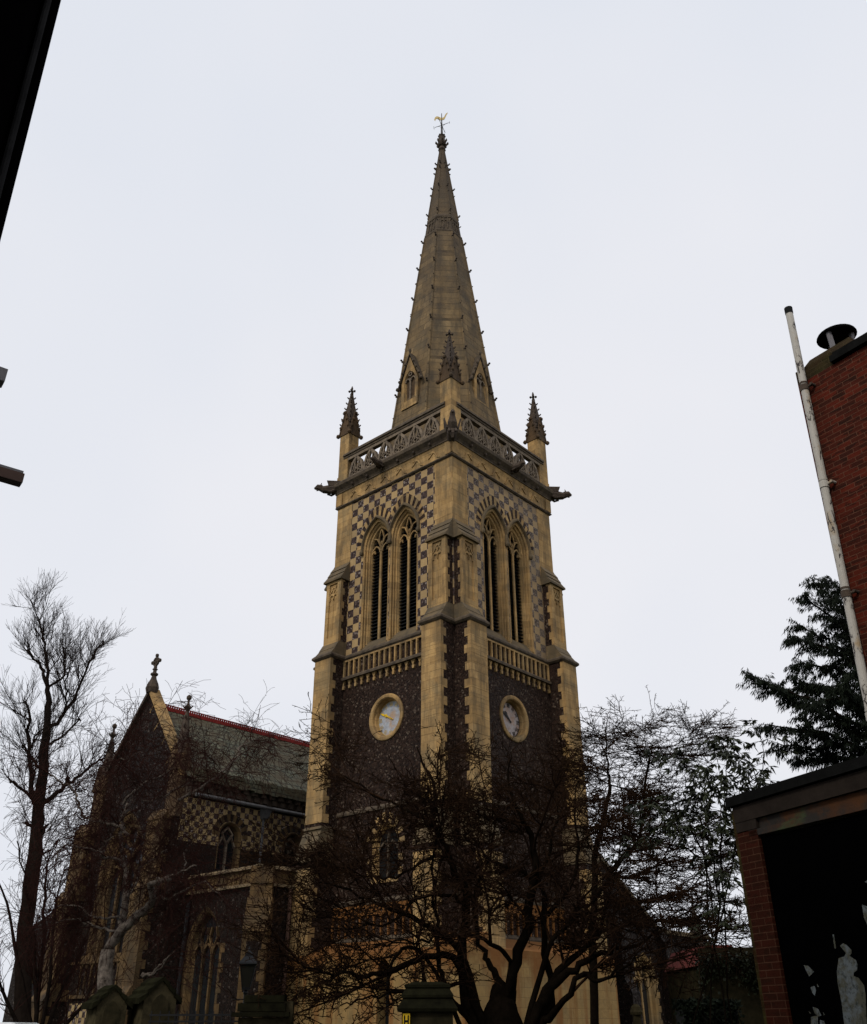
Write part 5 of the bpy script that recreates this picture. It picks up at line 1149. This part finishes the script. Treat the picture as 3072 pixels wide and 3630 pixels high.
TIER_LIMBS=[
 [(2.72,-12.34,1.06,0.14),(2.89,-12.37,3.44,0.12),(3.07,-12.4,5.07,0.1),(3.3,-12.43,5.76,0.08),(3.58,-12.48,6.75,0.06)],
 [(3.57,-12.48,6.71,0.05),(3.59,-12.38,7.29,0.036),(3.65,-12.29,8.2,0.022),(3.79,-12.22,8.58,0.008)],
 [(2.98,-12.38,4.24,0.09),(3.59,-12.38,4.9,0.078),(4.08,-12.37,5.42,0.066),(4.36,-12.33,6.2,0.054),(4.61,-12.28,7.31,0.042),(4.77,-12.21,7.75,0.03)],
 [(4.58,-12.68,7.43,0.02),(4.96,-12.66,7.42,0.017),(5.48,-12.69,7.47,0.014),(5.89,-12.69,7.69,0.011),(6.22,-12.67,7.88,0.008)],
 [(4.64,-12.7,7.6,0.02),(5.06,-12.98,7.54,0.017),(5.39,-13.25,7.69,0.014),(5.56,-13.48,7.77,0.011),(6.04,-13.8,7.82,0.008)],
 [(4.53,-12.67,7.25,0.025),(4.42,-12.38,7.48,0.021),(4.12,-12.04,7.64,0.017),(3.96,-11.75,7.96,0.012),(3.86,-11.46,8.44,0.008)],
 [(3.94,-12.55,7.55,0.012),(4.28,-12.46,8.03,0.011),(4.66,-12.39,8.24,0.009),(5.12,-12.34,8.45,0.008)],
 [(3.58,-12.48,6.75,0.03),(3.93,-12.17,6.74,0.023),(4.31,-11.86,6.62,0.015),(4.71,-11.56,6.65,0.008)],
 [(3.56,-12.48,6.97,0.02),(3.38,-12.13,7.36,0.016),(3.08,-11.76,7.72,0.012),(2.91,-11.42,8.01,0.008)],
 [(3.58,-12.48,6.75,0.03),(3.2,-12.58,6.91,0.023),(2.93,-12.7,6.96,0.015),(2.61,-12.82,6.75,0.008)],
 [(3.3,-12.43,5.76,0.03),(3.67,-12.61,6.07,0.023),(4.03,-12.79,6.32,0.015),(4.13,-12.93,6.5,0.008)],
 [(4.04,-12.57,5.38,0.03),(4.55,-12.88,5.67,0.025),(5.01,-13.2,5.88,0.019),(5.16,-13.44,6.38,0.013),(5.09,-13.63,6.69,0.008)],
 [(3.04,-12.39,4.74,0.05),(3.69,-12.67,4.6,0.042),(4.35,-12.98,4.82,0.033),(4.98,-13.3,4.86,0.025),(5.59,-13.64,4.88,0.016),(5.88,-13.9,5.03,0.008)],
 [(2.95,-12.38,3.92,0.05),(3.78,-12.78,4.06,0.04),(4.4,-13.18,4.11,0.029),(5.01,-13.59,4.31,0.019),(5.59,-14.02,4.51,0.008)],
 [(2.92,-12.37,3.44,0.05),(3.77,-12.64,3.67,0.04),(4.57,-12.93,3.7,0.029),(5.22,-13.21,3.98,0.019),(5.83,-13.5,4.04,0.008)],
 [(4.6,-12.69,4.89,0.03),(4.84,-12.66,5.37,0.023),(5.41,-12.72,5.7,0.015),(5.95,-12.78,5.82,0.008)],
 [(3.07,-12.4,5.07,0.03),(2.77,-12.75,5.53,0.023),(2.62,-13.13,5.98,0.015),(2.37,-13.5,6.11,0.008)],
 [(5.2,-12.83,4.41,0.025),(5.64,-12.8,4.94,0.019),(6.06,-12.77,5.34,0.014),(6.35,-12.71,5.52,0.008)],
 [(4.62,-12.69,3.72,0.03),(5.21,-12.97,3.54,0.023),(5.66,-13.22,3.61,0.015),(5.97,-13.45,3.8,0.008)],
]
CONIFER_LIMBS=[
 [(10.69,-12.75,10.38,0.06),(10.35,-12.59,10.8,0.044),(9.98,-12.41,11.74,0.028),(9.67,-12.27,12.38,0.012)],
 [(10.89,-12.85,10.69,0.06),(10.67,-12.18,11.49,0.036),(10.49,-11.54,12.64,0.012)],
 [(10.72,-12.77,9.84,0.06),(10.01,-12.61,10.8,0.044),(9.55,-12.58,11.33,0.028),(9.2,-12.61,11.69,0.012)],
 [(10.62,-12.72,9.34,0.06),(10.17,-12.28,10.2,0.044),(9.76,-11.87,10.8,0.028),(9.37,-11.49,11.3,0.012)],
 [(10.59,-12.7,9.18,0.06),(9.7,-12.57,10.1,0.044),(9.07,-12.59,10.34,0.028),(8.57,-12.67,10.47,0.012)],
 [(10.52,-12.67,8.85,0.06),(9.96,-12.11,9.73,0.044),(9.53,-11.63,10.09,0.028),(9.16,-11.18,10.25,0.012)],
 [(10.43,-12.62,8.37,0.06),(9.7,-12.43,9.11,0.044),(9.12,-12.32,9.28,0.028),(8.65,-12.28,9.54,0.012)],
 [(10.38,-12.6,7.73,0.06),(9.27,-12.42,8.61,0.048),(8.4,-12.39,9.09,0.036),(7.89,-12.52,9.22,0.024),(7.34,-12.64,9.46,0.012)],
 [(10.35,-12.58,7.58,0.06),(9.55,-12.03,8.49,0.044),(9.05,-11.65,8.95,0.028),(8.51,-11.25,9.72,0.012)],
 [(10.28,-12.55,7.27,0.06),(9.32,-12.33,7.94,0.044),(8.45,-12.19,8.18,0.028),(7.79,-12.16,8.29,0.012)],
 [(10.19,-12.51,6.82,0.06),(9.36,-11.99,7.58,0.044),(8.75,-11.6,7.88,0.028),(8.19,-11.24,7.98,0.012)],
 [(10.44,-12.63,8.05,0.06),(10.02,-11.99,9.08,0.044),(9.66,-11.4,9.52,0.028),(8.97,-10.68,9.73,0.012)],
 [(10.82,-12.82,9.65,0.06),(10.36,-12.96,10.02,0.044),(9.98,-13.15,10.86,0.028),(9.74,-13.4,11.55,0.012)],
 [(10.65,-12.73,8.83,0.06),(10.5,-12.29,9.49,0.044),(10.51,-11.92,10.34,0.028),(10.59,-11.59,11.21,0.012)],
 [(10.37,-12.59,7.42,0.06),(9.96,-12.77,8.01,0.044),(9.68,-13.01,8.59,0.028),(9.54,-13.31,9.15,0.012)],
 [(10.24,-12.53,6.81,0.06),(9.95,-12.03,7.4,0.044),(9.42,-11.44,7.65,0.028),(8.81,-10.84,7.74,0.012)],
 [(10.52,-12.67,8.19,0.06),(9.91,-12.86,8.63,0.044),(9.23,-13.02,8.71,0.028),(8.64,-13.24,8.52,0.012)],
 [(10.3,-12.56,7.11,0.06),(9.72,-12.37,7.67,0.044),(9.07,-12.16,7.99,0.028),(8.75,-12.1,8.54,0.012)],
]
EVERGREEN_LIMBS=[
 [(3.84,-19.2,2.9,0.03),(4.05,-19.25,4.03,0.024),(4.27,-19.32,4.9,0.018),(4.38,-19.35,5.76,0.012),(4.34,-19.34,6,0.006)],
 [(3.84,-19.2,2.9,0.03),(4.42,-19.23,4.27,0.024),(4.73,-19.2,5.28,0.018),(4.67,-19.05,5.76,0.012),(4.59,-18.89,6.15,0.006)],
 [(3.84,-19.2,2.9,0.03),(3.79,-19.26,4.27,0.025),(3.77,-19.34,4.99,0.02),(3.78,-19.43,5.36,0.016),(3.57,-19.45,5.58,0.011),(3.31,-19.47,5.66,0.006)],
 [(3.84,-19.2,2.9,0.03),(3.94,-19.15,4.29,0.024),(4.09,-19.11,5.04,0.018),(4.1,-19.03,5.47,0.012),(4.01,-18.93,5.61,0.006)],
 [(4.24,-19.31,4.02,0.03),(4.75,-19.4,4.98,0.022),(4.99,-19.41,5.61,0.014),(4.95,-19.33,6.3,0.006)],
 [(4.24,-19.31,4.02,0.03),(4.58,-19.54,4.95,0.024),(4.7,-19.72,5.36,0.018),(4.42,-19.76,5.58,0.012),(4.32,-19.85,5.58,0.006)],
 [(3.77,-19.18,4.05,0.03),(3.49,-19.16,4.53,0.024),(3.37,-19.18,4.78,0.018),(3.17,-19.18,4.83,0.012),(2.79,-19.15,4.66,0.006)],
 [(3.77,-19.18,4.05,0.03),(3.36,-18.94,4.33,0.022),(3.05,-18.73,4.41,0.014),(2.65,-18.51,4.28,0.006)],
 [(3.89,-19.21,4.04,0.03),(3.63,-19.07,4.67,0.022),(3.64,-19,4.96,0.014),(3.47,-18.89,5.09,0.006)],
 [(4.01,-19.24,4.03,0.03),(4.2,-19.4,4.73,0.022),(4.14,-19.49,5.16,0.014),(4,-19.55,5.2,0.006)],
 [(3.92,-19.22,4.28,0.03),(3.83,-19.16,4.73,0.022),(3.74,-19.1,4.89,0.014),(3.75,-19.07,5.16,0.006)],
 [(4.16,-19.28,4.27,0.03),(4.49,-19.28,4.75,0.022),(4.65,-19.22,5.12,0.014),(4.52,-19.08,5.41,0.006)],
]
THICKET_LIMBS=[
 [(-9.92,-10.9,1.02,0.06),(-10.63,-11.22,3.04,0.044),(-11.08,-11.44,4.26,0.028),(-11.6,-11.71,5.18,0.012)],
 [(-9.92,-10.9,1.02,0.06),(-10.26,-11.13,3.05,0.044),(-10.63,-11.38,4.58,0.028),(-11.04,-11.65,5.65,0.012)],
 [(-9.92,-10.9,1.02,0.06),(-9.8,-11.12,2.75,0.044),(-9.87,-11.4,3.94,0.028),(-9.73,-11.61,5,0.012)],
 [(-9.92,-10.9,1.02,0.06),(-9.63,-10.53,2.47,0.044),(-9.5,-10.22,3.41,0.028),(-9.49,-9.96,4.41,0.012)],
 [(-9.92,-10.9,1.02,0.06),(-10.67,-11.74,2.43,0.036),(-10.9,-12.39,2.98,0.012)],
 [(-9.92,-10.9,1.02,0.06),(-9.26,-10.65,1.87,0.044),(-8.94,-10.54,2.47,0.028),(-8.65,-10.44,2.96,0.012)],
 [(-9.92,-10.9,1.02,0.06),(-10.33,-10.78,3.69,0.044),(-10.6,-10.6,5.01,0.028),(-10.6,-10.32,5.87,0.012)],
]

SPREAD_LIMBS = [SPREAD_LIMBS[0]]+[[(x, y, z, r*.72) for x, y, z, r in L] for L in SPREAD_LIMBS[1:]]
SPREAD_LIMBS = [[(.45, -18.15, .3, .42), (.45, -18.15, 1.5, .36), (.43, -18.13, 2.05, .2), (.42, -18.12, 2.3, .05)]]+[([(.45+(L[0][0]-.45)*.35, -18.15, 1.2, L[0][3]*1.25)] if L[0][2] < 3.2 else [])+L for L in SPREAD_LIMBS[1:]]

up3 = [dict(dens=6.2, t0=.10, fwd=.8, side=.8, up=.24, len=1.75, n=6, wig=.08, trop=.05, r=.018, rmin=.006, tap=.8),
       dict(dens=5.8, t0=.12, fwd=.9, side=.65, up=.2, len=.85, n=4, wig=.09, trop=.05, r=.009, rmin=.0045, tap=.5),
       dict(dens=6, t0=.1, fwd=.95, side=.6, up=.2, len=.42, n=3, wig=.09, trop=.04, r=.0058, rmin=.0036)]
def trim(L, d):                          # shorten a limb by d metres at its tip
    L = list(L)
    while len(L) > 2 and math.dist(L[-1][:3], L[-2][:3]) <= d: d -= math.dist(L[-1][:3], L[-2][:3]); L.pop()
    s = math.dist(L[-1][:3], L[-2][:3]); f = max(.15, 1-d/s); L[-1] = tuple(L[-2][i]+(L[-1][i]-L[-2][i])*f for i in range(4)); return L
TALL_LIMBS = [TALL_LIMBS[0]]+[trim(L, 1.3) for L in TALL_LIMBS[1:]]
TALL_LIMBS = [[(x, y, z, r*.72) for x, y, z, r in L] for L in TALL_LIMBS]
TIER_LIMBS = [[(x, y, z, r*.7) for x, y, z, r in L] for L in TIER_LIMBS]
bare_tree('bare_tree', TALL_LIMBS, up3, 21, 'tall bare tree with upswept fine twigs standing left of the gable', 'tree', 'bark', 'twig', .03)
th3 = [dict(up3[0], dens=4.5, len=1.2), dict(up3[1], dens=5), dict(up3[2], dens=5)]
bare_tree('bare_thicket', THICKET_LIMBS, th3, 5, 'low dense bare thicket at the foot of the tall left tree', 'thicket', 'bark', 'twig_birch', .03)
bi3 = [dict(dens=5.2, t0=.1, fwd=.8, side=.85, up=.16, len=1.9, n=5, wig=.2, trop=-.02, r=.014, rmin=.006),
       dict(dens=7, t0=.1, fwd=.6, side=.8, up=-.06, len=.95, n=4, wig=.22, trop=-.10, r=.007, rmin=.004),
       dict(dens=6, t0=.1, fwd=.6, side=.7, up=-.15, len=.5, n=3, wig=.2, trop=-.12, r=.0055, rmin=.004)]
bare_tree('birch_tree', BIRCH_LIMBS, bi3, 8, 'pale barked birch with purple twigs in front of the church gable', 'tree', 'bark_pale', 'twig_birch', .02)
sp3 = [dict(dens=11, t0=.16, fwd=.6, side=.95, up=.02, len=1.1, n=5, wig=.16, trop=.01, r=.02, rmin=.006, flat2=.55),
       dict(dens=9.0, t0=.08, fwd=.7, side=.8, up=.03, len=.55, n=4, wig=.22, trop=.01, r=.010, rmin=.006, flat2=.6),
       dict(dens=12.0, t0=.05, fwd=.5, side=.8, up=.10, len=.12, n=2, wig=.25, trop=.03, r=.0065, rmin=.005)]
sp4 = [dict(dens=.75, t0=.35, fwd=.75, side=.75, up=.40, len=1.9, n=6, wig=.11, trop=.03, r=.03, rmin=.012, sides=4, tap=.45)]+[dict(sp3[0], dens=8, tap=.4)]+sp3[1:]
bare_tree('spreading_tree', SPREAD_LIMBS, sp4, 13, 'dark many stemmed spreading bare tree in front of the tower base', 'tree', 'bark_wet', 'twig_dark', .022)
ti3 = [dict(sp3[0], dens=9, len=1.6, t0=.08, tap=.95, flat2=.22), dict(sp3[1], dens=9.5, flat2=.28, len=.72), dict(sp3[2], dens=15)]
bare_tree('tiered_tree', TIER_LIMBS, ti3, 17, 'slender bare tree with flat tiers of twigs right of the tower', 'tree', 'bark_wet', 'twig_dark', .022)
# conifer
rng = random.Random(31)
root = empty('conifer_tree', (10.4, -12.0, 0), 0, 'dark conifer with drooping sprays behind the brick building corner', 'tree')
tk, fo, tw = TW(), TW(), TW()
tk.poly_path([(10.4, -12.0, -.1, .3), (10.35, -12.0, 5, .24), (10.6, -11.9, 9, .14), (11.3, -11.9, 11.5, .04)], 10)
def needles(p, d, n, ln, w, droop, spread):
    for _ in range(n):
        rx, ry, rz = rnd_dir(rng); dx, dy, dz = d[0]*.5+rx*spread, d[1]*.5+ry*spread, d[2]*.3+rz*spread*.6-droop
        l = math.sqrt(dx*dx+dy*dy+dz*dz) or 1
        fo.leaf(p[0]+rng.gauss(0, .03), p[1]+rng.gauss(0, .03), p[2]+rng.gauss(0, .03), dx/l, dy/l, dz/l, ln*rng.uniform(.6, 1.3), w, rng)
for L in CONIFER_LIMBS:
    S_ = smooth_limb([(10.4, -12.0, max(L[0][2]-.6, 2), .07)]+L, rng, .03); tk.poly_path(S_, 5)
    seg = len(S_)
    for k in range(2, seg-1):
        a, c = S_[k], S_[k+1]; d = (c[0]-a[0], c[1]-a[1], c[2]-a[2]); l = math.dist(a[:3], c[:3]) or 1e-6; d = (d[0]/l, d[1]/l, d[2]/l); taper = 1-.75*k/seg
        for _ in range(int(l*19)+1):
            f = rng.random(); o = (a[0]+d[0]*l*f, a[1]+d[1]*l*f, a[2]+d[2]*l*f)
            rx, ry, rz = rnd_dir(rng); e = (d[0]*.8+rx*.9, d[1]*.8+ry*.9, d[2]*.5+rz*.35+.05); n_ = math.sqrt(sum(q*q for q in e)); e = tuple(q/n_ for q in e)
            Ls = rng.uniform(.2, .75)*(.3+taper); q = [(*o, .012)]; st = Ls/4
            for i in range(4):
                e = (e[0], e[1], e[2]-.10); q.append((q[-1][0]+e[0]*st, q[-1][1]+e[1]*st, q[-1][2]+e[2]*st, .008-.0015*i))
            tw.poly(q, 3)
            for i in range(1, 5): needles(q[i], e, 9, .15, .013, .75, .45)
        needles(a, d, 12, .14, .014, .5, .7)
tk.v += []; tk.build('trunk', 'bark_wet', root); i = len(fo.v); fo.v += tw.v; fo.f += [tuple(i+k for k in f) for f in tw.f]; fo.build('crown', 'needle', root, False)
# broad-leaved evergreen between the tower and the garage
rng = random.Random(41)
root = empty('evergreen_shrub', (3.2, -19.0, 0), 0, 'leafy evergreen shrub with arching leaf sprays left of the garage', 'shrub')
tk, fo = TW(), TW()
def tuft(p, d, n, ln, w):
    for _ in range(n):
        rx, ry, rz = rnd_dir(rng); dx, dy, dz = d[0]*.5+rx*.7, d[1]*.5+ry*.7, d[2]*.2+rz*.35-.45; l = math.sqrt(dx*dx+dy*dy+dz*dz) or 1
        fo.leaf(p[0], p[1], p[2], dx/l, dy/l, dz/l, ln*rng.uniform(.6, 1.2), w, rng)
for kk, L in enumerate(EVERGREEN_LIMBS):
    S_ = smooth_limb(([] if kk % 3 else [(3.6+rng.uniform(-1.4, .9), -19.3+rng.uniform(-.6, .6), 0.2, .012)])+[(p[0], p[1], p[2], p[3]*.45) for p in L], rng, .03); tk.poly_path(S_, 5)
    for k in range(4, len(S_)-1):
        a, c = S_[k], S_[k+1]; l = math.dist(a[:3], c[:3]) or 1e-6; d = ((c[0]-a[0])/l, (c[1]-a[1])/l, (c[2]-a[2])/l)
        for _ in range(int(l*11)+1):
            f = rng.random(); o = (a[0]+d[0]*l*f, a[1]+d[1]*l*f, a[2]+d[2]*l*f); e = rnd_dir(rng); Ls = rng.uniform(.15, .55)*(1.2-.6*k/len(S_)); st = Ls/3; q = [(*o, .006)]; e = (e[0]+d[0]*.7, e[1]+d[1]*.7, e[2]*.5+.15)
            for i in range(3): q.append((q[-1][0]+e[0]*st, q[-1][1]+e[1]*st, q[-1][2]+e[2]*st, .004)); e = (e[0], e[1], e[2]-.15)
            tk.poly(q, 3); tuft(q[-1], e, 7, .155, .020); tuft(q[2], e, 4, .14, .018)
        tuft(S_[k], d, 2, .14, .016)
    tuft(S_[-1], d, 7, .16, .018)
tk.build('stem', 'bark_wet', root); fo.build('foliage', 'leaf', root, False)
# ivy-clad wall and clipped bush at the lower right
rng = random.Random(51)
root = empty('ivy_wall', (7.7, -9.0, 0), R(-12), 'rubble garden wall overgrown with ivy behind the garage pier', 'wall')
b = B(); b.box(-1.6, 3.5, 0, .4, 0, 3.4); b.build('wall', 'rubble', root)
fo = TW()
for _ in range(11000):
    x = rng.uniform(-1.7, 3.5); z = rng.betavariate(2.2, 1.3)*(4.7 if x > -.1 else 3.3)
    if math.sin(x*2.1)+math.sin(z*2.7+x)+rng.gauss(0, .5) < -.35: continue
    e = rnd_dir(rng); e = (e[0]*.6, -.6-abs(e[1])*.5, e[2]*.6-.3); fo.leaf(x, -.05-rng.random()*.18, z, *e, .11, .04, rng)
o = fo.build('ivy', 'ivy', root, False); o.matrix_parent_inverse = Matrix()
root = empty('dark_bush', (4.25, -15.4, 0), 0, 'low black clipped bush beside the garage pier', 'bush'); fo = TW()
for _ in range(5200):
    x, y, z = rng.uniform(-.34, .75), rng.uniform(-.4, .4), rng.random()
    if rng.random() < .6:
        if rng.random() < .5: z = 1
        else: y = -.4
    z = z*1.98+rng.gauss(0, .03); e = rnd_dir(rng); fo.leaf(x, y, z, *e, .09, .03, rng)
o = fo.build('foliage', 'needle', root, False); o.matrix_parent_inverse = Matrix()
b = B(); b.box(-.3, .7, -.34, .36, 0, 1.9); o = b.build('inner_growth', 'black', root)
